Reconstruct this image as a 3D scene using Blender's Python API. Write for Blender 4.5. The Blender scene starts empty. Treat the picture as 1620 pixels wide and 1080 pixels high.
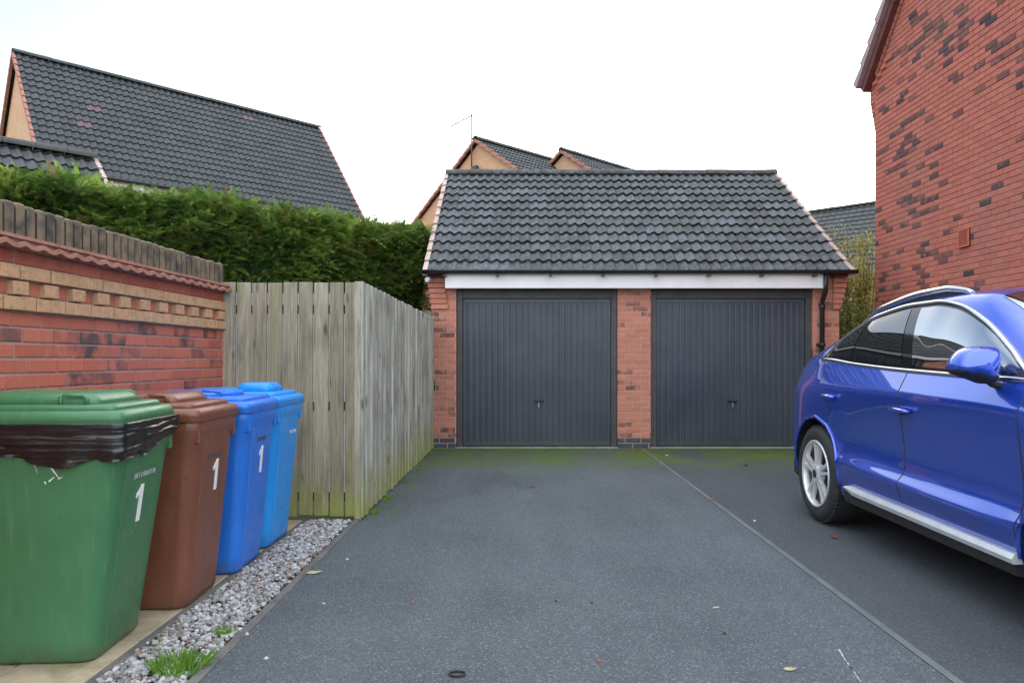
import bpy, bmesh, math, random
import numpy as np
from mathutils import Vector, Matrix, noise
random.seed(7); np.random.seed(7)
C = bpy.context.scene
COL = C.collection
R = math.radians
# ------------------------------------------------------------------ camera, sky, sun, exposure
EYE = 1.28
cam = bpy.data.cameras.new('camera'); camo = bpy.data.objects.new('camera', cam); COL.objects.link(camo)
camo.location = (0, 0, EYE); camo.rotation_euler = (R(90), 0, 0)
cam.lens = 26.0; cam.sensor_width = 36; cam.shift_x = -13/1620; cam.shift_y = 27/1620
cam.clip_start = 0.05; cam.clip_end = 2000
C.camera = camo
SUN_EL, SUN_AZ = 15.2, 10.0        # azimuth to the right of +Y
W = bpy.data.worlds.new('World'); C.world = W; W.use_nodes = True
nt = W.node_tree
sky = nt.nodes.new('ShaderNodeTexSky'); sky.sky_type = 'NISHITA'; sky.sun_disc = False
sky.sun_elevation = R(SUN_EL); sky.sun_rotation = R(SUN_AZ); sky.air_density = 1.0; sky.dust_density = 1.0; sky.ozone_density = 1.0
# unseen bright cloud added overhead and opposite the sun to fill camera-facing sides
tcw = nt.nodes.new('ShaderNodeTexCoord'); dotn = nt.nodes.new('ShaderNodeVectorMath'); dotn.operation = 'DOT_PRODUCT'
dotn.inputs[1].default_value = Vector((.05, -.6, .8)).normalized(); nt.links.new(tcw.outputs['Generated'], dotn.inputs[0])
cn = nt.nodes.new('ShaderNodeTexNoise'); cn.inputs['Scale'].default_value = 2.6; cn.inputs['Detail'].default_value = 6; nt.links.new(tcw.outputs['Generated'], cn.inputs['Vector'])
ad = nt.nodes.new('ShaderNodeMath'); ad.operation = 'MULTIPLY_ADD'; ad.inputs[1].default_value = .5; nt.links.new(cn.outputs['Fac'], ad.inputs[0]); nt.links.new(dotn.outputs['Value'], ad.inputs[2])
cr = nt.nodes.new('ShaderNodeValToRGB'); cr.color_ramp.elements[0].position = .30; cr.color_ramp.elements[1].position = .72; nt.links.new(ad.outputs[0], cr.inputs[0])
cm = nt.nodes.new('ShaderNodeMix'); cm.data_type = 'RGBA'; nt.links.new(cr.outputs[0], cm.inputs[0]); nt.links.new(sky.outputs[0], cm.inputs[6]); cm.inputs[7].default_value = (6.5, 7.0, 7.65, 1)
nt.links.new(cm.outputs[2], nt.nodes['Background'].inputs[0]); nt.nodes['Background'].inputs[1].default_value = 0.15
sl = bpy.data.lights.new('sun', 'SUN'); sl.energy = 3.0; sl.angle = R(0.5); sl.color = (1.0, .90, .76)
so = bpy.data.objects.new('sun', sl); COL.objects.link(so)
sd = Vector((math.sin(R(SUN_AZ))*math.cos(R(SUN_EL)), math.cos(R(SUN_AZ))*math.cos(R(SUN_EL)), math.sin(R(SUN_EL))))
so.rotation_euler = sd.to_track_quat('Z', 'Y').to_euler(); so.location = (0, 0, 30)
C.view_settings.view_transform = 'Standard'; C.view_settings.look = 'None'
C.view_settings.gamma = 1; C.view_settings.exposure = 1.25

# ------------------------------------------------------------------ helpers
class MB:
    """collects faces of ONE mesh"""
    def __init__(s): s.v = []; s.f = []; s.m = []; s.t = []; s.sm = []
    def add(s, vs, fs, mi=0, tint=(.5, 0, 0), smooth=False):
        o = len(s.v); s.v.extend([tuple(p) for p in vs])
        for f in fs:
            s.f.append(tuple(i+o for i in f)); s.m.append(mi); s.t.append(tint); s.sm.append(smooth)
    def box(s, lo, hi, mi=0, tint=(.5, 0, 0), b=0.0, M=None):
        (x0, y0, z0), (x1, y1, z1) = lo, hi
        if b <= 0:
            vs = [(x0,y0,z0),(x1,y0,z0),(x1,y1,z0),(x0,y1,z0),(x0,y0,z1),(x1,y0,z1),(x1,y1,z1),(x0,y1,z1)]
            fs = [(0,3,2,1),(4,5,6,7),(0,1,5,4),(1,2,6,5),(2,3,7,6),(3,0,4,7)]
        else:
            b = min(b, (x1-x0)*.49, (y1-y0)*.49, (z1-z0)*.49)
            vs = []; idx = {}
            for i in (0, 1):
                for j in (0, 1):
                    for k in (0, 1):
                        c = ((x0, x1)[i], (y0, y1)[j], (z0, z1)[k]); d = (b if not i else -b, b if not j else -b, b if not k else -b)
                        for a in range(3):
                            p = list(c)
                            for q in range(3):
                                if q != a: p[q] += d[q]
                            idx[i, j, k, a] = len(vs); vs.append(tuple(p))
            fs = []
            for a in range(3):
                for e in (0, 1):
                    q, w = [n for n in range(3) if n != a]
                    loop = []
                    for (m, n) in ((0,0),(1,0),(1,1),(0,1)):
                        key = [0,0,0]; key[a] = e; key[q] = m; key[w] = n
                        loop.append(idx[key[0], key[1], key[2], a])
                    if (e == 0) != (a == 1): loop.reverse()
                    fs.append(tuple(loop))
            for a in range(3):
                q, w = [n for n in range(3) if n != a]
                for (m, n) in ((0,0),(1,0),(1,1),(0,1)):
                    k0 = [0,0,0]; k0[q] = m; k0[w] = n; k1 = list(k0); k1[a] = 1
                    fs.append((idx[k0[0],k0[1],k0[2],q], idx[k1[0],k1[1],k1[2],q], idx[k1[0],k1[1],k1[2],w], idx[k0[0],k0[1],k0[2],w]))
            for i in (0, 1):
                for j in (0, 1):
                    for k in (0, 1): fs.append((idx[i,j,k,0], idx[i,j,k,1], idx[i,j,k,2]))
        if M is not None: vs = [M @ Vector(p) for p in vs]
        s.add(vs, fs, mi, tint)
    def tube(s, pts, r, n=8, mi=0, tint=(.5,0,0), cap=True, smooth=True, flat=1.0, up=None):
        pts = [Vector(p) for p in pts]; vs = []
        rs = r if isinstance(r, (list, tuple)) else [r]*len(pts)
        for i, p in enumerate(pts):
            d = (pts[min(i+1, len(pts)-1)] - pts[max(i-1, 0)])
            d = d.normalized() if d.length > 1e-9 else Vector((0,0,1))
            u = Vector(up) if up is not None else (Vector((0,0,1)) if abs(d.z) < .95 else Vector((1,0,0)))
            a = d.cross(u).normalized(); b = a.cross(d).normalized()
            for k in range(n):
                th = 2*math.pi*k/n
                vs.append(p + a*(rs[i]*math.cos(th)) + b*(rs[i]*flat*math.sin(th)))
        fs = []
        for i in range(len(pts)-1):
            for k in range(n):
                fs.append((i*n+k, i*n+(k+1) % n, (i+1)*n+(k+1) % n, (i+1)*n+k))
        s.add(vs, fs, mi, tint, smooth)
        if cap:
            o = len(s.v) - len(vs)
            s.f.append(tuple(o+k for k in reversed(range(n)))); s.m.append(mi); s.t.append(tint); s.sm.append(False)
            o2 = o + (len(pts)-1)*n
            s.f.append(tuple(o2+k for k in range(n))); s.m.append(mi); s.t.append(tint); s.sm.append(False)
    def loft(s, loops, mi=0, tint=(.5,0,0), smooth=True, cap0=True, cap1=True, closed=True):
        n = len(loops[0]); vs = [p for l in loops for p in l]; fs = []
        for i in range(len(loops)-1):
            for k in range(n if closed else n-1):
                fs.append((i*n+k, i*n+(k+1) % n, (i+1)*n+(k+1) % n, (i+1)*n+k))
        o = len(s.v); s.add(vs, fs, mi, tint, smooth)
        for flag, base, rev in ((cap0, 0, True), (cap1, (len(loops)-1)*n, False)):
            if flag:
                f = [o+base+k for k in range(n)]
                if rev: f.reverse()
                s.f.append(tuple(f)); s.m.append(mi); s.t.append(tint); s.sm.append(False)
    def build(s, name, mats, parent=None, local=False):
        me = bpy.data.meshes.new(name)
        off = Vector((0, 0, 0))
        if parent is not None and not local:
            q = parent
            while q is not None: off += q.location; q = q.parent
        vs = s.v if off.length == 0 else [(p[0]-off.x, p[1]-off.y, p[2]-off.z) for p in s.v]
        me.from_pydata(vs, [], s.f)
        for m in (mats if isinstance(mats, (list, tuple)) else [mats]): me.materials.append(m)
        me.polygons.foreach_set('material_index', s.m); me.polygons.foreach_set('use_smooth', s.sm)
        at = me.attributes.new('tint', 'FLOAT_COLOR', 'FACE')
        at.data.foreach_set('color', [c for t in s.t for c in (t[0], t[1], t[2], 1.0)])
        me.update()
        o = bpy.data.objects.new(name, me); COL.objects.link(o)
        if parent is not None: o.parent = parent
        return o
def fix_normals(o):
    bm = bmesh.new(); bm.from_mesh(o.data); bmesh.ops.recalc_face_normals(bm, faces=bm.faces); bm.to_mesh(o.data); bm.free()
    return o
def tag(o, label, cat, group=None, kind=None):
    if label: o['label'] = label
    if cat: o['category'] = cat
    if group: o['group'] = group
    if kind: o['kind'] = kind
    return o
def thing(name, loc, label, cat, group=None, rz=0):
    o = bpy.data.objects.new(name, None); COL.objects.link(o); o.location = loc; o.rotation_euler.z = rz
    o.empty_display_size = .2
    return tag(o, label, cat, group)
def structure(o): o['kind'] = 'structure'; return o

# ------------------------------------------------------------------ materials
class NT:
    def __init__(s, name):
        s.m = bpy.data.materials.new(name); s.m.use_nodes = True; s.t = s.m.node_tree
        s.b = s.t.nodes['Principled BSDF']
        s.tc = s.t.nodes.new('ShaderNodeTexCoord'); s.obj = s.tc.outputs['Object']
    def n(s, typ, **kw):
        x = s.t.nodes.new(typ)
        for k, v in kw.items():
            if k.startswith('i_'):
                x.inputs[int(k[2:]) if k[2:].isdigit() else k[2:].replace('_', ' ')].default_value = v
            else: setattr(x, k, v)
        return x
    def l(s, a, b): s.t.links.new(a, b)
    def noise(s, scale, detail=4, rough=.55, vec=None, stretch=None, dist=0):
        x = s.n('ShaderNodeTexNoise'); x.inputs['Scale'].default_value = scale; x.inputs['Detail'].default_value = detail
        x.inputs['Roughness'].default_value = rough; x.inputs['Distortion'].default_value = dist
        v = vec or s.obj
        if stretch:
            mp = s.n('ShaderNodeMapping'); mp.inputs['Scale'].default_value = stretch; s.l(v, mp.inputs[0]); v = mp.outputs[0]
        s.l(v, x.inputs['Vector']); return x.outputs['Fac']
    def ramp(s, fac, lo, hi, a=(0,0,0,1), b=(1,1,1,1)):
        x = s.n('ShaderNodeValToRGB'); e = x.color_ramp.elements
        e[0].position = lo; e[1].position = hi; e[0].color = a; e[1].color = b
        s.l(fac, x.inputs[0]); return x.outputs[0]
    def mix(s, fac, a, b, mode='MIX'):
        x = s.n('ShaderNodeMix'); x.data_type = 'RGBA'; x.blend_type = mode
        for inp, v in ((x.inputs[0], fac), (x.inputs[6], a), (x.inputs[7], b)):
            if isinstance(v, (int, float)): inp.default_value = v
            elif isinstance(v, (tuple, list)): inp.default_value = (v[0], v[1], v[2], 1)
            else: s.l(v, inp)
        return x.outputs[2]
    def math(s, op, a, b=0.0):
        x = s.n('ShaderNodeMath'); x.operation = op
        for inp, v in ((x.inputs[0], a), (x.inputs[1], b)):
            if isinstance(v, (int, float)): inp.default_value = v
            else: s.l(v, inp)
        return x.outputs[0]
    def tint(s):
        x = s.n('ShaderNodeAttribute'); x.attribute_name = 'tint'
        sp = s.n('ShaderNodeSeparateColor'); s.l(x.outputs['Color'], sp.inputs[0]); return sp.outputs
    def xyz(s):
        sp = s.n('ShaderNodeSeparateXYZ'); s.l(s.obj, sp.inputs[0]); return sp.outputs
    def base(s, c): s.l(c, s.b.inputs['Base Color']) if not isinstance(c, tuple) else setattr(s.b.inputs['Base Color'], 'default_value', (*c, 1))
    def bump(s, h, strength=.3, dist=.01):
        x = s.n('ShaderNodeBump'); x.inputs['Strength'].default_value = strength; x.inputs['Distance'].default_value = dist
        s.l(h, x.inputs['Height']); s.l(x.outputs[0], s.b.inputs['Normal'])
    def set(s, rough=None, metal=None, spec=None, coat=None, coatr=.03):
        if rough is not None:
            if isinstance(rough, (int, float)): s.b.inputs['Roughness'].default_value = rough
            else: s.l(rough, s.b.inputs['Roughness'])
        if metal is not None: s.b.inputs['Metallic'].default_value = metal
        if spec is not None: s.b.inputs['Specular IOR Level'].default_value = spec
        if coat is not None: s.b.inputs['Coat Weight'].default_value = coat; s.b.inputs['Coat Roughness'].default_value = coatr
def pm(name, c1, c2=None, scale=6, lo=.35, hi=.65, rough=.7, metal=0, bump=0, bscale=60, spec=.5, coat=None, bdist=.01, stretch=None):
    k = NT(name)
    if c2: k.base(k.mix(k.ramp(k.noise(scale, 5, .6, stretch=stretch), lo, hi), c1, c2))
    else: k.base(c1)
    k.set(rough, metal, spec, coat)
    if bump: k.bump(k.noise(bscale, 3, .6), bump, bdist)
    return k.m

def brick_mat(name, red, red2, dark, yellow=(.62, .375, .20), grain=(60, 60, 6), lo=.36, hi=.58):
    # tint: r random, g smudge strength, b yellow flag
    k = NT(name); t = k.tint()
    base = k.mix(t[0], red, red2)
    base = k.mix(k.ramp(k.noise(14, 4, .6), .35, .7), base, k.mix(.5, base, tuple(c*1.25 for c in red2)))
    yel = k.mix(k.ramp(k.noise(22, 5, .65), .35, .7), yellow, tuple(c*.72 for c in yellow))
    yel = k.mix(k.math('MULTIPLY', k.ramp(k.noise(1, 4, .7, stretch=(16, 16, 55)), .56, .66), .6), yel, (.26, .14, .07))
    base = k.mix(t[2], base, yel); g = k.noise(1, 4, .6, stretch=grain)
    base = k.mix(k.math('MULTIPLY', k.ramp(g, .42, .66), .30), base, k.mix(.55, base, (.16, .07, .05)))
    sm = k.math('MULTIPLY', k.ramp(k.noise(9, 3, .5), lo, hi), t[1])
    base = k.mix(sm, base, dark)
    base = k.mix(k.math('MULTIPLY', k.ramp(k.noise(.9, 5, .6), .45, .75), .25), base, (.22, .17, .15))
    k.base(base); k.set(.82, spec=.3)
    k.bump(k.math('ADD', g, k.noise(120, 3, .6)), .8, .004)
    return k.m
BR_RED = brick_mat('red_brick', (.54, .155, .095), (.41, .108, .070), (.075, .05, .058))
BR_GAR = brick_mat('orange_red_brick', (.58, .235, .155), (.47, .18, .125), (.11, .06, .058))
BR_HOUSE = brick_mat('dark_red_brick', (.52, .160, .110), (.42, .124, .090), (.050, .040, .048), lo=.26, hi=.44)
MORTAR = pm('mortar', (.36, .28, .235), (.26, .20, .17), 20, rough=.95, bump=.4, bscale=150, bdist=.003)
MORTAR_D = pm('pink_mortar', (.46, .30, .25), (.36, .22, .18), 20, rough=.95, bump=.4, bscale=150, bdist=.003)
BR_BLUE = pm('blue_engineering_brick', (.07, .075, .09), (.045, .047, .06), 12, rough=.6, bump=.2)
def proc_brick(name, c1, c2, mort, axis='xz'):
    k = NT(name); b = k.n('ShaderNodeTexBrick')
    sp = k.xyz(); cb = k.n('ShaderNodeCombineXYZ')
    k.l(k.math('ADD', k.math('MULTIPLY', sp[0], .9), k.math('MULTIPLY', sp[1], -.45)), cb.inputs[0]); k.l(sp[2], cb.inputs[1])
    k.l(cb.outputs[0], b.inputs['Vector'])
    b.inputs['Color1'].default_value = (*c1, 1); b.inputs['Color2'].default_value = (*c2, 1); b.inputs['Mortar'].default_value = (*mort, 1)
    b.inputs['Scale'].default_value = 1; b.inputs['Brick Width'].default_value = .225; b.inputs['Row Height'].default_value = .075
    b.inputs['Mortar Size'].default_value = .01; b.inputs['Bias'].default_value = 0
    k.base(b.outputs['Color']); k.set(.85, spec=.3); return k.m
FAR_BRICK = proc_brick('ochre_brick', (.62, .35, .20), (.54, .28, .155), (.50, .38, .27))
FAR_RED = proc_brick('far_red_brick', (.34, .10, .065), (.27, .075, .05), (.25, .2, .17))
def tile_mat(name, c1, c2, moss=(.035, .045, .015), lich=.5, mossamt=.5):
    k = NT(name); t = k.tint()
    base = k.mix(t[0], c1, c2)
    base = k.mix(k.math('MULTIPLY', k.ramp(k.noise(11, 6, .7), .42, .62), .75), base, tuple(c*.5 for c in c1))
    sp = k.ramp(k.noise(38, 3, .6), .60, .66)
    base = k.mix(k.math('MULTIPLY', sp, lich), base, (.34, .34, .31))
    base = k.mix(k.math('MULTIPLY', t[1], k.math('MULTIPLY', k.ramp(k.noise(9, 5, .65), .36, .55), mossamt)), base, moss)
    base = k.mix(k.math('MULTIPLY', k.ramp(k.noise(1.3, 4, .6), .45, .7), .35), base, (.06, .062, .05))
    base = k.mix(t[2], base, (.12, .075, .085))
    k.base(base); k.set(.62, spec=.4); k.bump(k.noise(90, 3, .6), .35, .004); return k.m
TILE = tile_mat('slate_grey_roof_tile', (.115, .126, .146), (.066, .070, .077), lich=.85, mossamt=1.0, moss=(.016, .018, .010))
TILE_FAR = tile_mat('dark_roof_tile', (.060, .065, .075), (.036, .039, .045), lich=.3, mossamt=.5)
TERRA = pm('terracotta_verge', (.42, .20, .14), (.30, .13, .095), 9, rough=.8, bump=.2)
VERGE_PALE = pm('pale_pink_verge', (.50, .40, .36), (.40, .28, .235), 9, rough=.8, bump=.2)
CLOAK = pm('maroon_cloaked_verge', (.17, .05, .042), (.12, .036, .032), 6, rough=.7)
CLOAK_CAP = pm('mauve_verge_cap', (.40, .28, .29), (.32, .21, .22), 6, rough=.75)
WHITE = pm('white_painted_board', (.86, .83, .83), (.78, .75, .75), 3, rough=.45, bump=.05)
BLACK_PL = pm('black_gutter_plastic', (.012, .012, .013), (.02, .02, .02), 8, rough=.35)
CONC = pm('concrete', (.30, .285, .25), (.20, .185, .15), 4, rough=.9, bump=.4, bscale=80, bdist=.004)
def door_mat():
    k = NT('anthracite_door_paint')
    c = k.mix(k.ramp(k.noise(2.2, 5, .6), .35, .7), (.038, .049, .066), (.052, .065, .083))
    c = k.mix(k.math('MULTIPLY', k.ramp(k.noise(9, 4, .7, stretch=(1, 1, .25)), .60, .80), .3), c, (.11, .11, .10))
    z = k.xyz()[2]
    c = k.mix(k.math('MULTIPLY', k.math('SUBTRACT', 1.0, k.ramp(z, .02, .35)), k.math('MULTIPLY', k.ramp(k.noise(11, 4, .6), .4, .7), .4)), c, (.07, .075, .05))
    k.base(c); k.set(k.ramp(k.noise(3, 3), .3, .7, (.30,)*3+(1,), (.44,)*3+(1,)), spec=.5); return k.m
DOOR = door_mat(); FRAME = pm('dark_door_frame', (.045, .046, .05), (.065, .065, .065), 7, rough=.55)
STEEL = pm('worn_steel', (.45, .40, .33), (.30, .24, .18), 30, rough=.4, metal=.9)
def wood_mat(name, c1, c2, green=.8, gtop=.45):
    k = NT(name); t = k.tint()
    base = k.mix(t[0], c1, c2)
    grain = k.noise(1, 6, .65, stretch=(70, 70, 2.2), dist=.6)
    base = k.mix(k.ramp(grain, .38, .68), base, k.mix(.65, base, (.10, .085, .055)))
    blot = k.ramp(k.noise(1, 5, .65, stretch=(8, 8, 1.8)), .50, .68)
    base = k.mix(k.math('MULTIPLY', blot, .6), base, (.075, .07, .05))
    vo = k.n('ShaderNodeTexVoronoi'); mp = k.n('ShaderNodeMapping'); mp.inputs['Scale'].default_value = (8.5, 8.5, 2.6)
    k.l(k.obj, mp.inputs[0]); k.l(mp.outputs[0], vo.inputs['Vector']); vo.inputs['Scale'].default_value = 1
    kn = k.math('SUBTRACT', 1.0, k.ramp(vo.outputs['Distance'], .07, .17))
    base = k.mix(k.math('MULTIPLY', kn, .75), base, (.05, .038, .026))
    z = k.xyz()[2]
    g = k.math('MULTIPLY', k.math('SUBTRACT', 1.0, k.ramp(z, .0, gtop)), green)
    g = k.math('MULTIPLY', g, k.ramp(k.noise(5, 5, .6), .25, .55))
    g2 = k.math('MULTIPLY', k.ramp(k.noise(1, 4, .6, stretch=(5, 5, 1.2)), .5, .72), k.math('MULTIPLY', t[1], .45))
    base = k.mix(k.math('MAXIMUM', g, g2), base, (.27, .30, .04))
    k.base(base); k.set(.85, spec=.25); k.bump(grain, .5, .004); return k.m
WOOD = wood_mat('weathered_fence_wood', (.47, .42, .32), (.29, .25, .18))
WOOD_PALE = wood_mat('silvered_fence_wood', (.62, .62, .55), (.40, .405, .36), .85, .5)
WOOD_DK = pm('dark_old_wood', (.075, .06, .04), (.045, .035, .025), 10, rough=.9)
def asphalt():
    k = NT('tarmac'); p = k.xyz()
    vo = k.n('ShaderNodeTexVoronoi'); vo.inputs['Scale'].default_value = 165; k.l(k.obj, vo.inputs['Vector'])
    c = k.mix(k.ramp(k.noise(1.1, 5, .6), .33, .68), (.060, .073, .082), (.095, .112, .123))
    c = k.mix(k.math('MULTIPLY', k.ramp(k.noise(2.2, 7, .75), .50, .72), .6), c, (.062, .066, .070))
    c = k.mix(k.math('MULTIPLY', k.ramp(k.noise(60, 3, .7), .50, .70), .45), c, (.05, .052, .055))
    c = k.mix(k.math('MULTIPLY', k.ramp(k.noise(1, 5, .65, stretch=(1.5, .28, 1)), .42, .64), .42), c, (.130, .147, .158))
    sp = k.n('ShaderNodeSeparateColor'); k.l(vo.outputs['Color'], sp.inputs[0])
    c = k.mix(k.math('MULTIPLY', k.ramp(sp.outputs[0], .84, .96), .5), c, (.32, .33, .33))
    c = k.mix(k.math('MULTIPLY', k.ramp(sp.outputs[1], .55, .9), .6), c, (.035, .037, .04))
    # the right-hand bay was surfaced separately: darker mix
    right = k.ramp(p[0], .1735, .174) if False else k.math('GREATER_THAN', p[0], 1.73)
    c = k.mix(k.math('MULTIPLY', right, .45), c, (.045, .047, .052))
    # moss along the garage
    wob = k.math('MULTIPLY', k.noise(1.8, 5, .65), 1.5)
    d = k.math('ADD', p[1], wob)
    m = k.ramp(k.math('DIVIDE', d, 20), (8.3+.75)/20, (9.5+.75)/20)
    m = k.math('MULTIPLY', m, k.ramp(k.noise(1.5, 6, .75), .38, .56))
    near = k.math('MULTIPLY', k.ramp(k.math('MULTIPLY', p[0], -1), .95, 1.25), k.math('MULTIPLY', k.ramp(k.noise(6, 5, .7), .52, .66), k.ramp(k.math('DIVIDE', p[1], 20), .29, .31)))
    c = k.mix(k.math('MULTIPLY', k.math('MAXIMUM', m, near), .9), c, k.mix(k.ramp(k.noise(25, 4, .7), .35, .65), (.115, .185, .014), (.055, .085, .014)))
    # soot damp band right at the doors
    k.base(c); k.set(.78, spec=.35)
    k.bump(k.math('ADD', vo.outputs['Distance'], k.noise(60, 4, .7)), .55, .006); return k.m
TARMAC = asphalt()
SEAM = pm('seam_tar_strip', (.135, .145, .14), (.098, .106, .102), 5, rough=.85, bump=.3, bscale=120, bdist=.004)
EDGING = pm('concrete_edging', (.155, .15, .14), (.09, .088, .08), 6, rough=.9, bump=.4, bscale=90, bdist=.004)
def slab_mat():
    k = NT('paving_slab')
    c = k.mix(k.ramp(k.noise(3, 6, .65), .35, .65), (.50, .42, .29), (.31, .255, .175))
    c = k.mix(k.math('MULTIPLY', k.ramp(k.noise(2.1, 5, .7), .5, .68), .7), c, (.10, .12, .035))
    k.base(c); k.set(.9, spec=.3); k.bump(k.noise(70, 4, .6), .4, .004); return k.m
SLAB = slab_mat()
SOIL = pm('soil', (.05, .04, .03), (.085, .07, .05), 15, rough=1, bump=.5, bscale=60)
GROUND = pm('rough_ground', (.06, .075, .03), (.10, .09, .06), 2, rough=1, bump=.5, bscale=30)
def gravel_mat():
    k = NT('gravel_stone'); t = k.tint()
    c = k.mix(t[0], (.17, .17, .175), (.56, .55, .55)); c = k.mix(t[1], c, (.26, .17, .13))
    c = k.mix(k.math('MULTIPLY', k.ramp(k.noise(60, 4, .6), .4, .65), .4), c, (.14, .13, .125))
    k.base(c); k.set(.8, spec=.35); return k.m
STONE = gravel_mat()
def leaf_mat(name, c1, c2, c3=None, trans=.25, rough=.55):
    k = NT(name); t = k.tint()
    c = k.mix(t[0], c1, c2)
    if c3: c = k.mix(t[1], c, c3)
    k.base(c); k.set(rough, spec=.3)
    tr = k.n('ShaderNodeBsdfTranslucent'); k.l(k.b.inputs['Base Color'].links[0].from_socket, tr.inputs[0])
    mx = k.n('ShaderNodeMixShader'); mx.inputs[0].default_value = trans
    k.l(k.b.outputs[0], mx.inputs[1]); k.l(tr.outputs[0], mx.inputs[2])
    k.l(mx.outputs[0], k.t.nodes['Material Output'].inputs['Surface']); return k.m
HEDGE = leaf_mat('conifer_spray', (.055, .125, .024), (.29, .40, .080), (.28, .16, .06), .4)
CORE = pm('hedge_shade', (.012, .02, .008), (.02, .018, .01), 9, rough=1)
SHRUB_Y = leaf_mat('yellowing_leaf', (.34, .33, .07), (.22, .27, .05), (.26, .17, .05), .35)
SHRUB_G = leaf_mat('green_shrub_leaf', (.06, .12, .02), (.11, .17, .03), (.17, .17, .04), .3)
TWIG = pm('twig_bark', (.11, .075, .04), (.16, .115, .065), 12, rough=.9)
GRASS = leaf_mat('grass_blade', (.13, .29, .035), (.21, .40, .06), None, .3)

# ------------------------------------------------------------------ bricks, tiles
def brick(mb, P, U, N, u0, u1, z0, z1, proud, back, mi, tint, ch=.004, jit=.0009):
    """one chamfered brick: U along the wall, N out of it"""
    def q(u, n, z): return P + U*(u+random.uniform(-jit, jit)) + N*(n+random.uniform(-jit, jit)*.6) + Vector((0, 0, z+random.uniform(-jit, jit)))
    vs = [q(u0,back,z0), q(u1,back,z0), q(u1,back,z1), q(u0,back,z1),
          q(u0,proud-ch,z0), q(u1,proud-ch,z0), q(u1,proud-ch,z1), q(u0,proud-ch,z1),
          q(u0+ch,proud,z0+ch), q(u1-ch,proud,z0+ch), q(u1-ch,proud,z1-ch), q(u0+ch,proud,z1-ch)]
    fs = [(8,9,10,11)]
    for a, b in ((0,1),(1,2),(2,3),(3,0)): fs += [(a, b, b+4, a+4), (a+4, b+4, b+8, a+8)]
    mb.add(vs, fs, mi, tint)
def flip_if(P, U, N): return U.cross(Vector((0,0,1))).dot(N) < 0
def brick_run(mb, P, U, N, L, z, h=.065, first=0.0, w=.215, j=.010, proud=.006, back=-.03, mi=0, smudge=.12, yel=0, umin=0.0, clip=None, dark_fn=None):
    u = umin - first
    while u < L-.005:
        a, b = max(u, umin), min(u+w, L)
        if b-a > .02:
            if clip is None or clip(a, b, z):
                g = 0.0
                if random.random() < (dark_fn(a, z) if dark_fn else smudge): g = random.uniform(.55, 1.0)
                brick(mb, P, U, N, a, b, z, z+h, proud+random.uniform(-.0015, .0015), back, mi, (random.random(), g, yel))
        u += w+j
def tile_roof(mb, P, U, D, length, slope, gauge=.31, per=.15, amp=.034, th=.026, mi=0, odd=0.0, moss=.6):
    """pantiled slope: P lower corner at the eave, U along, D up the slope"""
    N = U.cross(D).normalized()
    if N.z < 0: N = -N
    ns = 8; nper = max(1, int(round(length/per))); per = length/nper
    def w(f): 
        g = f**1.5
        return amp*(.5-.5*math.cos(2*math.pi*g))
    nc = int(math.ceil(slope/gauge))
    for c in range(nc):
        d0 = c*gauge; d1 = min(d0+gauge+.03, slope)
        top = th*1.6
        for t in range((nper+1)//2):
            k0, k1 = t*2, min(t*2+2, nper)
            dj = random.uniform(-.006, .006); nj = random.uniform(-.003, .003)
            rows = [[], [], [], []]
            for i in range((k1-k0)*ns+1):
                f = (i % ns)/ns; x = (k0+i/ns)*per; h = w(f)
                base = P + U*x
                rows[0].append(base + D*(d0+dj+.002) + N*(top+h+nj-th)); rows[1].append(base + D*(d0+dj) + N*(top+h+nj))
                rows[2].append(base + D*(d0+dj) + N*(top+h+nj)); rows[3].append(base + D*d1 + N*(.004+h))
            n = len(rows[0]); tn = random.random()
            o = 1.0 if random.random() < odd else 0.0
            ft = [(i, i+1, n+i+1, n+i) for i in range(n-1)]
            mb.add(rows[0]+rows[1], ft, mi, (tn, min(1, moss+.4), 0))  # butt ends take extra moss tint, their shadow deepened through its colour
            mb.add(rows[2]+rows[3], ft, mi, (tn, moss if random.random() < .6 else moss*.3, o), True)
def ridge_tiles(mb, A, B, r=.115, seg=.42, mi=0):
    A, B = Vector(A), Vector(B); d = (B-A); L = d.length; d.normalize(); side = d.cross(Vector((0,0,1))).normalized()
    n = max(1, int(round(L/seg))); seg = L/n
    for k in range(n):
        loops = []
        for s, rr in ((0, r*1.0), (seg*.985, r*1.0)):
            rr += random.uniform(-.003, .003)
            p = A + d*(k*seg+s) + Vector((0, 0, random.uniform(-.004, .004)))
            outer = [p + side*(rr*math.cos(a)) + Vector((0,0,rr*.9*math.sin(a))) for a in [math.pi*i/8 for i in range(9)]]
            inner = [p + side*((rr-.02)*math.cos(a)) + Vector((0,0,(rr-.02)*.9*math.sin(a))) for a in [math.pi*i/8 for i in reversed(range(9))]]
            loops.append(outer+inner)
        mb.loft(loops, mi, (random.random(), .7, 0), False)
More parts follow.
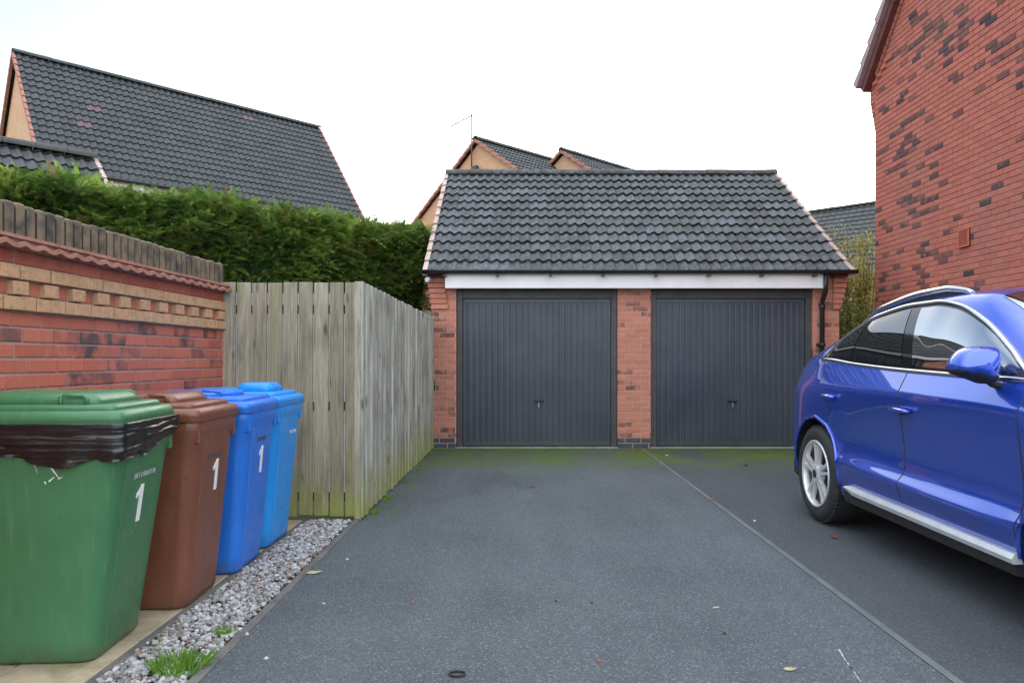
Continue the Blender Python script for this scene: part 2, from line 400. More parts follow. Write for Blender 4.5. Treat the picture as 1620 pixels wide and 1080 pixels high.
def verge_units(mb, P, D, U, slope, gauge=.31, mi=0, w=.06, h=.085, lift=.03):
    """stepped edge caps up a gable: P lower corner, D up-slope, U outward"""
    N = U.cross(D).normalized()
    if N.z < 0: N = -N
    n = int(round(slope/gauge)); g = slope/n
    for k in range(n):
        a, b = k*g, (k+1)*g+.03
        M = Matrix((U, D, N)).transposed().to_4x4(); M.translation = P + D*a + N*(lift+random.uniform(-.003, .003))
        tilt = .028
        vs = [(-.02,0,-h+.03),(w,0,-h+.03),(w,0,.03),(-.02,0,.03),(-.02,b-a,-h+.03-tilt),(w,b-a,-h+.03-tilt),(w,b-a,.03-tilt),(-.02,b-a,.03-tilt)]
        mb.add([M @ Vector(p) for p in vs], [(0,1,2,3),(4,7,6,5),(0,4,5,1),(1,5,6,2),(2,6,7,3),(3,7,4,0)], mi, (random.random(), 0, 0))

# ================================================================== SETTING: ground
def sheet(name, x0, x1, y0, y1, z, m, nx=1, ny=1):
    mb = MB(); vs = [(x0+(x1-x0)*i/nx, y0+(y1-y0)*j/ny, z) for j in range(ny+1) for i in range(nx+1)]
    mb.add(vs, [(j*(nx+1)+i, j*(nx+1)+i+1, (j+1)*(nx+1)+i+1, (j+1)*(nx+1)+i) for j in range(ny) for i in range(nx)])
    return structure(mb.build(name, m))
sheet('ground', -400, 400, -400, 400, -.03, GROUND)
sheet('driveway', -1.27, 5.68, -9, 10.62, 0, TARMAC)
sheet('unseen_road', -80, 80, -30, -9.01, -.004, TARMAC)  # unseen tarmac added behind the viewpoint to grey the liner's reflection
sheet('unseen_pavement', -9, -1.275, -9, .34, -.004, TARMAC)  # unseen, added so the bin liner mirrors grey instead of brown ground
sheet('driveway_seam', 1.71, 1.75, -9, 10.5, .004, SEAM)
mb = MB()
y = -6.0
while y < 10.4:
    L = min(.914, 10.4-y); mb.box((-1.318, y, -.1), (-1.272, y+L-.006, .012+random.uniform(-.003, .004)), b=.008); y += .914
structure(mb.build('driveway_edging', EDGING))
sheet('gravel_bed', -1.665, -1.318, -2, 5.86, -.012, SOIL)
mb = MB()
y = .35
while y < 5.8:
    L = min(.6, 5.84-y)
    for x0, x1 in ((-2.42, -2.09), (-2.08, -1.715)):
        mb.box((x0, y, -.08), (x1, y+L-.012, .010+random.uniform(-.003, .003)), b=.006)
    y += .6
structure(mb.build('slab_path', SLAB))
mb = MB(); y = .3
while y < 5.8:
    L = min(.9, 5.84-y); mb.box((-1.712, y, -.1), (-1.667, y+L-.006, .012), b=.006); y += .9
structure(mb.build('path_edging', EDGING))

# gravel: uncountable stones in one object
ico_v = []; ph = (1+5**.5)/2
for a in (-1, 1):
    for b in (-ph, ph): ico_v += [(0, a, b), (a, b, 0), (b, 0, a)]
ico_v = np.array(ico_v)/math.sqrt(1+ph*ph)
_bm = bmesh.new(); bmesh.ops.create_icosphere(_bm, subdivisions=1, radius=1)
_bm.verts.ensure_lookup_table(); ico_v = np.array([v.co[:] for v in _bm.verts]); ico_f = [tuple(v.index for v in f.verts) for f in _bm.faces]; _bm.free()
def stone(mb, p, r, mi=0, tint=None):
    v = ico_v*np.array([random.uniform(.7, 1.35), random.uniform(.7, 1.2), random.uniform(.5, .85)])*(1+np.random.uniform(-.22, .22, (12, 1)))*r
    Mx = np.array(Matrix.Rotation(random.uniform(0, 6.3), 3, 'Z') @ Matrix.Rotation(random.uniform(-.5, .5), 3, 'X'))
    v = v @ Mx.T + np.array(p)
    mb.add(v.tolist(), ico_f, mi, tint or (random.random()**.8, 1.0 if random.random() < .12 else 0, 0))
mb = MB()
for i in range(5200):
    yy = random.uniform(1.9, 5.82); xx = random.uniform(-1.66, -1.325)
    stone(mb, (xx, yy, random.uniform(-.006, .016)), random.choice((.005, .007, .009, .011, .013, .016, .020)))
g = mb.build('gravel', STONE); tag(g, 'strip of loose grey and white gravel between path edging and tarmac', 'gravel', kind='stuff')

# ================================================================== LEFT BRICK WALL
UW = Vector((.06, 2.37, 0)).normalized(); NW = Vector((UW.y, -UW.x, 0))      # faces the drive
PW0 = Vector((-2.465-.06/2.37*1.6, .4, 0))
LW = (5.90-.4)/UW.y
wall = thing('garden_wall', PW0, 'red brick garden wall with buff dentil band and soldier coping behind the bins', 'wall')
mb = MB()
TH = .215
def wbox(u0, u1, n0, n1, z0, z1, mi=0, tint=(.5,0,0), m=mb):
    vs = [PW0+UW*u+NW*n+Vector((0,0,z)) for z in (z0, z1) for (u, n) in ((u0,n0),(u1,n0),(u1,n1),(u0,n1))]
    m.add(vs, [(0,1,2,3)[::-1],(4,5,6,7),(0,1,5,4),(1,2,6,5),(2,3,7,6),(3,0,4,7)], mi, tint)
wbox(0, LW, -TH, 0, -.1, 1.86, 1)
CO = .075
top_red = 1.80                       # underside of the tile creasing
zc = [top_red-CO*(i+1) for i in range(24)]
for i, z in enumerate(zc):
    zz = z+.01
    if i == 1 or i == 3:
        brick_run(mb, PW0, UW, NW, LW, zz, first=(0 if i == 1 else .11), proud=.034, smudge=0, yel=1, mi=0)
    elif i == 2:
        u = -.05; q = 0
        while u < LW-.02:
            wdt = .1025 if q % 2 == 0 else .1125
            if q % 2 == 0: brick(mb, PW0, UW, NW, max(u, 0), min(u+.105, LW), zz, zz+.065, .034, -.03, 0, (random.random(), 0, 1))
            else: brick(mb, PW0, UW, NW, max(u, 0)+.004, min(u+.108, LW)-.004, zz, zz+.065, .004, -.03, 0, (random.random(), .5 if random.random() < .25 else 0, 0))
            u += .1125; q += 1
    else:
        brick_run(mb, PW0, UW, NW, LW, zz, first=.11*(i % 2)+.03*(i % 3), proud=.006, smudge=(.0 if i == 0 else .22))
w_o = mb.build('brickwork', [BR_RED, MORTAR], wall)
# tile creasing: two courses, the lower one of wavy pantile ends
mb = MB()
for k in range(int(LW/.26)+1):
    u0 = k*.26; u1 = min(u0+.256, LW)
    if u1-u0 < .03: continue
    wbox(u0, u1, -TH-.03, .066+random.uniform(-.003, .003), top_red+.046, top_red+.062, 0, (random.random(),0,0), mb)
ns = int(LW/.012); ring = []
lo0, lo1, hi0, hi1 = [], [], [], []
for i in range(ns+1):
    u = LW*i/ns; z = top_red + .018 - .016*abs(math.sin(math.pi*u/.13))+.010
    lo0.append(PW0+UW*u+NW*(-.02)+Vector((0,0,z-.012))); lo1.append(PW0+UW*u+NW*(.078)+Vector((0,0,z-.012)))
    hi0.append(PW0+UW*u+NW*(-.02)+Vector((0,0,z+.014))); hi1.append(PW0+UW*u+NW*(.078)+Vector((0,0,z+.010)))
mb.loft([lo0, lo1, hi1, hi0], 0, (.7,0,0), False, False, False, closed=False)
wbox(0, LW, -TH, .045, top_red+.006, top_red+.046, 1, (.5,0,0), mb)
mb.build('tile_creasing', [TERRA, MORTAR_D], wall)
mb = MB(); COPE = pm('coping_brick', (.19, .145, .092), (.052, .045, .039), 9, .42, .66, rough=.85, bump=.4, bscale=80, bdist=.004)
MORTB = pm('black_joint', (.03, .028, .026), None, rough=1)
u = 0
while u < LW-.03:
    zt = 2.028+random.uniform(-.004, .004)
    M = Matrix((UW, NW, Vector((0,0,1)))).transposed().to_4x4(); M.translation = PW0
    mb.box((u, -TH-.005, top_red+.064), (min(u+.061, LW), .012+random.uniform(-.002, .002), zt), 0, (random.random(),0,0), .010, M)
    u += .075
wbox(0, LW, -TH+.006, .004, top_red+.062, 2.005, 1, (.5,0,0), mb)
mb.build('soldier_coping', [COPE, MORTB], wall)

# ================================================================== TIMBER FENCE (front hit-and-miss panel and long side)
fence = thing('timber_fence', (-1.8, 5.87, 0), 'weathered timber fence panel with gapped boards standing beside the bins', 'fence')
FZ = 5.87
mb = MB(); x = -2.372; k = 0; gaps = []
while x < -1.30:
    wd = .111+random.uniform(-.003, .003)
    mb.box((x, FZ, .03+random.uniform(-.006, .01)), (x+wd, FZ+.019, 1.885+random.uniform(-.006, .004)), 0, (random.random(), random.random()**2, 0), .003)
    gaps.append(x+wd); x += wd+.0125; k += 1
mb.build('board_face', WOOD, fence)
RAILH = (.18, .90, 1.67)
mb = MB()
for gx in gaps:
    for z0, z1 in ((.216, .864), (.936, 1.634), (1.706, 1.80)):
        mb.box((gx-.02, FZ+.0205, z0), (gx+.033, FZ+.026, z1), 0, (random.random(), 0, 0))
strip = mb.build('gap_strip', pm('gap_light_tone', (.72, .72, .68), (.58, .58, .54), 9, rough=.8), fence)  # pale strips added so the gaps read bright, light put into their colour
for h in (.18, .90, 1.67):
    mb = MB(); mb.box((-2.37, FZ+.0195, h-.036), (-1.275, FZ+.061, h+.036), 0, (.2, 0, 0), .003); mb.build('rail', WOOD_DK, fence)
mb = MB(); mb.box((-1.318, FZ-.004, 0), (-1.262, FZ+.075, 1.89), 0, (.1, .9, 0), .004); mb.build('post', WOOD, fence)

sfence = thing('timber_fence', (-1.24, 8.1, 0), 'long silvery closeboard timber fence running up to the garage with green algae along its foot', 'fence')
mb = MB(); y = FZ-.012; k = 0
while y < 10.42:
    wd = .098+random.uniform(-.004, .004); off = (0.006 if k % 2 else -.004)+random.uniform(-.003, .003)
    xx = -1.25+.028*(y-FZ)/4.5
    M = Matrix.Translation((xx+off, y, 0)) @ Matrix.Rotation(R(random.uniform(2, 5)), 4, 'Z')
    mb.box((-.012, 0, .02+random.uniform(0, .02)), (.010, wd+.008, 1.886-.036*(y-FZ)/4.5+random.uniform(-.006, .006)), 0, (random.random(), random.random()**3*.7, 0), .003, M)
    y += wd; k += 1
mb.build('board_face', WOOD_PALE, sfence)
for h in (.25, .95, 1.65):
    mb = MB(); mb.box((-1.31, FZ+.08, h-.036), (-1.268, 10.4, h+.036), 0, (.2, 0, 0), .003); mb.build('rail', WOOD_DK, sfence)
for yy in (7.5, 9.2, 10.36):
    mb = MB(); mb.box((-1.41, yy, 0), (-1.312, yy+.09, 1.80), 0, (.3, 0, 0), .004); mb.build('post', WOOD, sfence)
rfence = thing('timber_fence', (-1.75, 10.95, 0), 'short pale timber fence end showing above the long fence beside the garage', 'fence')
mb = MB(); x = -2.25
while x < -1.36:
    mb.box((x, 10.9, .0), (x+.115, 10.92, 1.98+random.uniform(-.01, .01)), 0, (random.random(), .4, 0), .003); x += .12
mb.build('board_face', WOOD, rfence)
mb = MB(); mb.box((-2.25, 10.921, 1.6), (-1.36, 10.96, 1.68), b=.003); mb.build('rail', WOOD_DK, rfence)
gl = thing('gate_latch', (-1.235, 10.36, .9), 'small black iron gate latch where the long fence meets the garage brickwork', 'latch')
mb = MB(); mb.tube([(-1.222, 10.36, .82), (-1.20, 10.33, .84), (-1.195, 10.33, .97), (-1.222, 10.36, .99)], .008, 6); mb.build('ring', BLACK_PL, gl)
mb = MB(); mb.box((-1.235, 10.34, .84), (-1.221, 10.40, .97), b=.003); mb.build('plate', BLACK_PL, gl)
mb = MB(); mb.tube([(-1.62, 10.45, 1.86), (-1.52, 10.35, 1.93), (-1.43, 10.25, 1.90), (-1.37, 10.2, 1.80)], [.012, .02, .018, .012], 7)
tag(mb.build('bent_pipe', BLACK_PL), 'bent black pipe poking up over the top of the long fence', 'pipe')

# ================================================================== GARAGE
GY = 10.55
gar = thing('garage', (1.645, GY, 0), 'double brick garage with grey pantiled roof and two dark up and over doors', 'garage')
XL, XR, D1a, D1b, D2a, D2b = -1.26, 4.55, -.91, 1.387, 1.865, 4.17
UX = Vector((1, 0, 0)); NF = Vector((0, -1, 0)); UZ = Vector((0, 0, 1))
mb = MB()
for a, b in ((XL, D1a), (D1b, D2a), (D2b, XR)):
    mb.box((a+.004, GY, -.05), (b-.004, GY+.3, 2.46), 1)
    P = Vector((a, GY, 0))
    for i in range(33):
        z = i*.075+.005
        if z > 2.42: break
        blue = i < 2
        if blue: continue
        brick_run(mb, P, UX, NF, b-a, z, first=(.1125 if i % 2 else 0)+(.0 if a != D2b else .05), proud=.006, back=-.09, smudge=.16)
# body of the garage behind the front
mb.box((XL+.01, GY+.3, -.05), (XR-.01, 16.3, 2.40), 2)
RY, RZ = 13.48, 4.62
pitch = math.atan2(RZ-2.47, RY-10.35)
for X0, X1 in ((XL+.01, XL+.2), (XR-.2, XR-.01)):      # gable triangles
    vs = [(X, yy, zz) for X in (X0, X1) for (yy, zz) in ((GY+.02, 2.40), (16.3, 2.40), (RY, RZ-.12))]
    mb.add(vs, [(0,1,2),(3,5,4),(0,3,4,1),(1,4,5,2),(2,5,3,0)], 2)
# kneelers: corbelled brick at both front corners
for k in range(7):
    z = 1.985+k*.075
    s = min(k, 4)*.011
    brick(mb, Vector((XL-s-.004, GY, 0)), UX, NF, 0, .235, z, z+.066, .045, -.05, 0, (random.random(), 0, 0))
    s = min(k, 5)*.022
    brick(mb, Vector((XR-.10, GY, 0)), UX, NF, 0, .215+.0+s-.11, z, z+.066, .045, -.25, 0, (random.random(), 0, 0))
mb.build('wall', [BR_GAR, pm('pale_mortar', (.52, .39, .32), (.42, .30, .245), 20, rough=.95, bump=.3, bscale=150, bdist=.003), FAR_RED], gar)
for a, b in ((XL, D1a), (D1b, D2a), (D2b, XR)):
    P = Vector((a, GY, 0)); mb = MB()
    for i in range(2): brick_run(mb, P, UX, NF, b-a, i*.075+.005, first=.1125*(i % 2), proud=.007, back=-.09, smudge=0)
    mb.build('plinth', [BR_BLUE], gar)
mb = MB(); mb.box((-1.055, 10.362, 2.266), (4.325, 10.387, 2.475), b=.003); mb.box((-1.05, 10.388, 2.268), (4.32, GY-.01, 2.280)); mb.build('fascia', WHITE, gar)
mb = MB(); mb.box((-1.05, GY-.034, 2.284), (4.38, GY+.30, 2.46)); mb.build('lintel', WOOD_DK, gar)
# roof
Dn = Vector((0, math.cos(pitch), math.sin(pitch))); SL = (RY-10.33)/math.cos(pitch)
mb = MB(); tile_roof(mb, Vector((-1.32, 10.33, 2.462)), UX, Dn, 5.95, SL, .31, .149, .036)
Db = Vector((0, -math.cos(pitch), math.sin(pitch)))
tile_roof(mb, Vector((-1.32, 2*RY-10.33, 2.462)), UX, Db, 5.95, SL, .31, .149, .036)
vs = [(X, yy, zz) for X in (-1.30, 4.61) for (yy, zz) in ((10.36, 2.44), (RY, RZ+.02), (2*RY-10.36, 2.44))]
mb.add(vs, [(0,3,4,1),(1,4,5,2),(0,2,5,3),(0,1,2),(3,5,4)], 0)
rf = mb.build('roof', TILE, gar)
mb = MB(); ridge_tiles(mb, (-1.35, RY, RZ+.0), (4.66, RY, RZ+.0)); mb.build('ridge', TILE, rf)
for X, U in ((-1.32, Vector((-1,0,0))), (4.63, UX)):
    for P, D in ((Vector((X, 10.33, 2.462)), Dn), (Vector((X, 2*RY-10.33, 2.462)), Db)):
        mb = MB(); verge_units(mb, P, D, U, SL, .31, w=.045); mb.build('verge', VERGE_PALE, rf)
mb = MB()
pts = [(-1.36, 10.30, 2.455), (4.68, 10.30, 2.455)]
loops = []
for X in np.linspace(-1.36, 4.69, 12):
    loops.append([(X, 10.295+.055*math.cos(a), 2.512+.055*math.sin(a)) for a in [math.pi+math.pi*i/10 for i in range(11)]] +
                 [(X, 10.295+.05*math.cos(a), 2.512+.050*math.sin(a)) for a in [math.pi+math.pi*i/10 for i in reversed(range(11))]])
mb.loft(loops, smooth=True)
for X in np.arange(-1.05, 4.6, .735):
    mb.box((X-.02, 10.235, 2.418), (X+.02, 10.30, 2.44)); mb.box((X-.012, 10.295, 2.42), (X+.012, 10.361, 2.446))
mb.build('gutter', BLACK_PL, gar)
mb = MB(); XD = 4.265
mb.tube([(XD, 10.315, 2.48), (XD, 10.315, 2.27), (XD, 10.33, 2.22), (XD, 10.43, 2.10), (XD, 10.445, 2.05), (XD, 10.445, .06)], .034, 12)
for z in (1.98, 1.45, .75): mb.tube([(XD, 10.445, z), (XD, 10.445, z+.05)], .042, 12)
mb.box((XD-.05, 10.48, 1.455), (XD+.05, 10.545, 1.495))
mb.build('downpipe', BLACK_PL, gar)
mb = MB(); mb.box((-.93, GY-.015, -.02), (1.40, GY+.25, .018), b=.005); mb.box((1.85, GY-.015, -.02), (4.19, GY+.25, .018), b=.005); mb.build('threshold', CONC, gar)
def garage_door(a, b, hx, rust):
    dy = GY+.075; fw = .085
    mb = MB(); x0, x1 = a+fw+.004, b-fw-.004; z0, z1 = .03, 2.135
    prof = []                                     # ribbed pressed-steel skin, real folds
    n = 23; p = (x1-x0-.10)/n; xs = x0+.05
    prof += [(x0, 0), (x0+.05, 0)]
    for i in range(n):
        u = xs+i*p
        prof += [(u+.002, 0), (u+.006, .009), (u+.016, .009), (u+.020, 0), (u+p*.52, -.002), (u+p*.535, .003), (u+p*.55, -.002)]
    prof += [(x1-.05, 0), (x1, 0)]
    lo = [(x, dy+d, z0+.05) for x, d in prof]; hi = [(x, dy+d, z1-.05) for x, d in prof]
    m = len(lo); mb.add(lo+hi, [(i, i+1, m+i+1, m+i) for i in range(m-1)])
    mb.box((x0, dy-.006, z0), (x1, dy+.03, z0+.052), b=.003); mb.box((x0, dy-.006, z1-.052), (x1, dy+.03, z1), b=.003)
    mb.box((x0, dy-.006, z0+.052), (x0+.048, dy+.03, z1-.052), b=.003); mb.box((x1-.048, dy-.006, z0+.052), (x1, dy+.03, z1-.052), b=.003)
    d = mb.build('garage_door', DOOR, gar)
    mb = MB()
    mb.box((a+.003, GY+.035, .0), (a+fw, GY+.14, 2.262), b=.004); mb.box((b-fw, GY+.035, .0), (b-.003, GY+.14, 2.262), b=.004)
    mb.box((a+fw, GY+.04, 2.14), (b-fw, GY+.14, 2.262), b=.004)
    mb.build('door_frame', FRAME, d)
    mb = MB(); hz = .67
    mb.box((hx-.075, dy-.012, hz-.014), (hx+.075, dy-.002, hz+.014), b=.003)
    mb.tube([(hx, dy-.01, hz), (hx, dy-.05, hz)], .012, 8, 1)
    mb.box((hx-.055, dy-.062, hz-.012), (hx+.055, dy-.046, hz+.012), 0, b=.005)
    mb.box((hx-.011, dy-.020, hz-.09), (hx+.011, dy-.002, hz-.015), 1, b=.003)
    mb.build('handle', [BLACK_PL, STEEL], d)
garage_door(D1a, D1b, .265, 1); garage_door(D2a, D2b, 3.05, 0)
sec = thing('security_lamp', (-1.30, 10.44, 2.40), 'small white security lamp fixed under the left end of the garage gutter', 'lamp')
mb = MB(); mb.tube([(-1.27, 10.50, 2.415), (-1.28, 10.42, 2.40)], .02, 10); mb.build('bracket', WHITE, sec)
mb = MB(); mb.tube([(-1.275, 10.44, 2.41), (-1.30, 10.37, 2.385), (-1.31, 10.345, 2.375)], [.03, .038, .03], 12); mb.build('head', WHITE, sec)

# ================================================================== RIGHT BRICK HOUSE (gable wall faces the drive)
HX, HY, HE = 5.70, 11.87, 5.79
house = thing('brick_house', (HX+4, HY-4.6, 0), 'tall red brick house gable with scattered dark bricks behind the blue car', 'house')
UH = Vector((0, -1, 0)); NH = Vector((-1, 0, 0)); PH = Vector((HX, HY, 0)); HW = 9.2; Y0 = HY-HW
apex = HE+HW/2
mb = MB()
# backing: pentagonal gable prism
pro = [(HY, -.05), (Y0, -.05), (Y0, HE), (HY-HW/2, apex), (HY, HE)]
mb.loft([[(HX+.004, y, z) for y, z in pro], [(HX+8, y, z) for y, z in pro]], 1, smooth=False)
def hdark(u, z):
    n = noise.noise(Vector((u*.55+3.1, z*.7, 1.7)))
    return .045 + (.22 if n > .12 else (.11 if n > -.15 else 0))
for i in range(112):
    z = i*.075+.005
    if z > 8.4: break
    umin = 0.0; L = 7.0 if z < 7.2 else 4.5
    if z > HE-.15: umin = max(0, z-HE+.02)
    brick_run(mb, PH, UH, NH, L, z, first=.1125*(i % 2)-((-umin) % .225 if umin else 0)*0, proud=.006, back=-.02, umin=umin, smudge=.1, dark_fn=hdark)
# return face bricks at the far corner (seen as the stepped vertical edge) and corbels
for k in range(6):
    z = HE-.855+k*.075+.005; s = (k+1)*.024
    mb.box((HX-.002, HY-.0, z), (HX+.3, HY+s, z+.066), 0, (random.random(), .5 if k % 2 else 0, 0), .003)
for k in range(10):
    z = HE-.405+k*.075+.005
    s = .17-.075*max(0, k-6) if k > 6 else .17
    if s > 0: mb.box((HX-.004, HY-.02, z), (HX+.3, HY+s, z+.066), 0, (random.random(), 0, 0), .003)
for k, (u0, u1) in enumerate(((-.17, .10), (-.02, .22), (.10, .38), (.22, .55))):
    z = HE-.135+k*.075
    brick(mb, PH, UH, NH, u0+.12, u1, z, z+.066, .030, -.02, 0, (random.random(), 0, 0)); 
mb.build('wall', [BR_HOUSE, MORTAR_D, FAR_RED], house)
# roof slopes and cloaked verge
a45 = math.pi/4; OV = .27
for sgn in (1, -1):
    Pe = Vector((HX-.09, (HY+OV) if sgn > 0 else (Y0-OV), HE-OV+.03+.16)); D = Vector((0, -sgn*math.cos(a45), math.sin(a45)))
    S = (HW/2+OV)/math.cos(a45)
    mb = MB(); tile_roof(mb, Pe+Vector((.02, 0, .07)), UX, D, 8.4, S, .31, .15, .03)
    rf = mb.build('roof', TILE_FAR, house)
    Nn = Vector((0, sgn*math.sin(a45), math.cos(a45)))
    mb = MB(); M = Matrix((UX, D, Nn)).transposed().to_4x4(); M.translation = Pe
    n = int(S/.33); g = S/n
    for k in range(n):
        mb.box((-.035, k*g, -.15), (.10, (k+1)*g-.006, -.012), 0, (random.random(),0,0), .004, M)      # cloak face
        m2 = M.copy(); m2.translation = Pe + D*(k*g) + Nn*.02
        vs = [(-.105, 0, -.035), (.06, 0, -.035), (.06, 0, .12), (-.105, 0, .12), (-.105, g+.01, -.035), (.06, g+.01, -.035), (.06, g+.01, .055), (-.105, g+.01, .055)]
        mb.add([m2 @ Vector(p) for p in vs], [(0,1,2,3),(4,7,6,5),(0,4,5,1),(1,5,6,2),(2,6,7,3),(3,7,4,0)], 1, (random.random(),0,0))
    mb.build('verge', [CLOAK, CLOAK_CAP], rf)
    mb = MB()
    for k in range(int((S-.3)/.12)):
        if sgn > 0:
            q = Pe + D*(.30+k*.12) + Nn*(-.165)
            mb.box((HX-.034-q.x, 0, -.05), (HX+.01-q.x, .105, .045), 0, (random.random(), 0, 0), .004, Matrix.Translation(q) @ Matrix((UX, D, Nn)).transposed().to_4x4())
    if mb.f: mb.build('verge_brick_course', [BR_HOUSE], house)
v = MB(); vy, vz = 9.47, 2.82
AIR = pm('terracotta_air_brick', (.58, .15, .08), (.46, .11, .065), 10, rough=.7)
v.box((HX-.020, vy-.115, vz-.11), (HX-.004, vy+.115, vz+.11), 1)
for k in range(8): v.box((HX-.032, vy-.10, vz-.10+k*.026), (HX-.018, vy+.10, vz-.085+k*.026), 0, b=.002)
for q in ((-.115, -.10), (.10, .115)): v.box((HX-.036, vy+q[0], vz-.11), (HX-.018, vy+q[1], vz+.11), 0, b=.003)
for q in ((-.115, -.102), (.102, .115)): v.box((HX-.038, vy-.115, vz+q[0]), (HX-.018, vy+.115, vz+q[1]), 0, b=.003)
v.build('air_vent', [AIR, BLACK_PL], house)

# ================================================================== BACKGROUND HOUSES
def gabled(root, A, B, width, hr, he, mat_wall, tiles, per=.15, gauge=.31, verge_m=TERRA, amp=.03, odd=0, fascia=True, ov=.25, back=True):
    """house volume under a ridge from A to B (xy); width = half span; returns nothing"""
    A, B = Vector((*A, 0)), Vector((*B, 0)); U = (B-A).normalized(); L = (B-A).length
    Nl = Vector((U.y, -U.x, 0))                        # right-hand side of A->B
    tanp = (hr-he)/width; p = math.atan(tanp)
    mb = MB(); w = width-ov*.9; hw = hr-tanp*w-.06
    prof = [(-w, -.03), (w, -.03), (w, hw), (0, hr-.1), (-w, hw)]
    i0, i1 = .10, L-.10
    mb.loft([[A+U*i0+Nl*n+UZ*z for n, z in prof], [A+U*i1+Nl*n+UZ*z for n, z in prof]], 0, smooth=False)
    fix_normals(mb.build('wall', mat_wall, root))
    S = width/math.cos(p); rfm = MB()
    for sgn in ((1, -1) if back else (1,)):
        D = (-Nl*sgn*math.cos(p)+UZ*math.sin(p)); P = A+Nl*(sgn*width)+UZ*he
        tile_roof(rfm, P, U, D, L, S, gauge, per, amp, .026, odd=odd, moss=.3)
    vs = [A+U*s+Nl*n+UZ*z for s in (.3, L-.3) for (n, z) in ((-width+.02, he-.03), (0, hr+.01), (width-.02, he-.03))]
    rfm.add(vs, [(0,3,4,1),(1,4,5,2),(0,2,5,3),(0,1,2),(3,5,4)], 0)
    rf = rfm.build('roof', tiles, root)
    mb = MB(); ridge_tiles(mb, A-U*.03+UZ*(hr+.03), B+U*.03+UZ*(hr+.03), .12, .45); mb.build('ridge', tiles, rf)
    for sgn in (1, -1):
        D = (-Nl*sgn*math.cos(p)+UZ*math.sin(p))
        for Q, O in ((A, -U), (B, U)):
            mb = MB(); verge_units(mb, Q+Nl*(sgn*width)+UZ*he, D, O, S, gauge, w=.05); mb.build('verge', verge_m, rf)
    if fascia:
        for sgn in (1,):
            c = A+Nl*(sgn*(width-ov*.45)); q = [c, c+U*L]
            mb = MB(); M = Matrix((U, Nl*sgn, UZ)).transposed().to_4x4(); M.translation = c
            mb.box((.05, -.02, he-.30), (L-.05, .02, he-.03), b=.004, M=M); mb.build('fascia', WHITE, root)
            mb = MB(); mb.tube([A+Nl*(sgn*(width+.02))+UZ*(he-.01)+U*s for s in (0, L)], .06, 10); mb.build('gutter', BLACK_PL, root)
k = 1.25
lh = thing('house', (-10.2*k, 20*k, 0), 'house with big steep dark tiled roof rising behind the hedge at the left', 'house', 'houses beyond the garage court')
gabled(lh, (-11.17*k, 16.3*k), (-5.9*k, 21.7*k), 2.27*k, 1.28+6.72*k, 1.28+3.81*k, FAR_BRICK, TILE_FAR, per=.19, gauge=.27, odd=.006, amp=.045)
lg = thing('outbuilding', (-9.2, 11, 0), 'low dark tiled outbuilding roof peeping over the hedge at the far left', 'outbuilding')
gabled(lg, (-12.2, 7.5), (-7.2, 12.5), 2.2, 4.62, 2.75, FAR_BRICK, TILE_FAR, fascia=False, verge_m=VERGE_PALE, amp=.036)
c1 = thing('house', (1.5, 26, 0), 'ochre brick house gable with television aerial behind the garage roof', 'house', 'houses beyond the garage court')
gabled(c1, (-1.38, 22.8), (5.0, 29.2), 3.3, 8.0, 5.75, FAR_BRICK, TILE_FAR)
c2 = thing('house', (5, 28, 0), 'smaller ochre gable stepping out just right of the aerial house behind the garage', 'house', 'houses beyond the garage court')
gabled(c2, (1.33, 24.0), (7.5, 30.2), 2.2, 8.0, 6.5, FAR_BRICK, TILE_FAR)
r1 = thing('house', (17, 36, 0), 'low dark roofed house far off behind the shrubs beside the tall red gable', 'house', 'houses beyond the garage court')
gabled(r1, (22, 27), (9.0, 40), 4.2, 8.2, 4.4, FAR_BRICK, TILE_FAR, per=.3, gauge=.34)
ALU = pm('aerial_aluminium', (.14, .14, .15), None, rough=.5, metal=.3)
def aerial(base, h, dirv, n, label, L=.75):
    t = thing('television_aerial', base, label, 'aerial'); b = Vector(base)
    mb = MB(); mb.tube([b-UZ*.8, b+UZ*h], .026, 6); mb.build('mast', ALU, t)
    d = Vector(dirv).normalized(); s = d.cross(UZ).normalized()
    mb = MB(); mb.tube([b+UZ*(h-.04)-d*.08, b+UZ*(h-.04)+d*L], .02, 5)
    for i in range(n):
        p = b+UZ*(h-.04)+d*(L*i/(n-1)); mb.tube([p-s*.11, p+s*.11], .012, 4)
    mb.build('yagi', ALU, t)
aerial((-1.50, 22.85, 8.0), .82, (-1, .2, -.45), 9, 'slim rooftop television aerial on the ochre gable, pointing left')
aerial((4.9, 30.0, 7.6), .9, (-1, .3, -.25), 7, 'tiny distant television aerial right of the smaller ochre gable', .7)
mb = MB(); mb.box((-.12, -.12, -.14), (.12, .0, .14), b=.01, M=Matrix.Translation((-1.35, 22.78, 7.05)) @ Matrix.Rotation(R(-45), 4, 'Z')); mb.build('gable_vent', FRAME, c1)

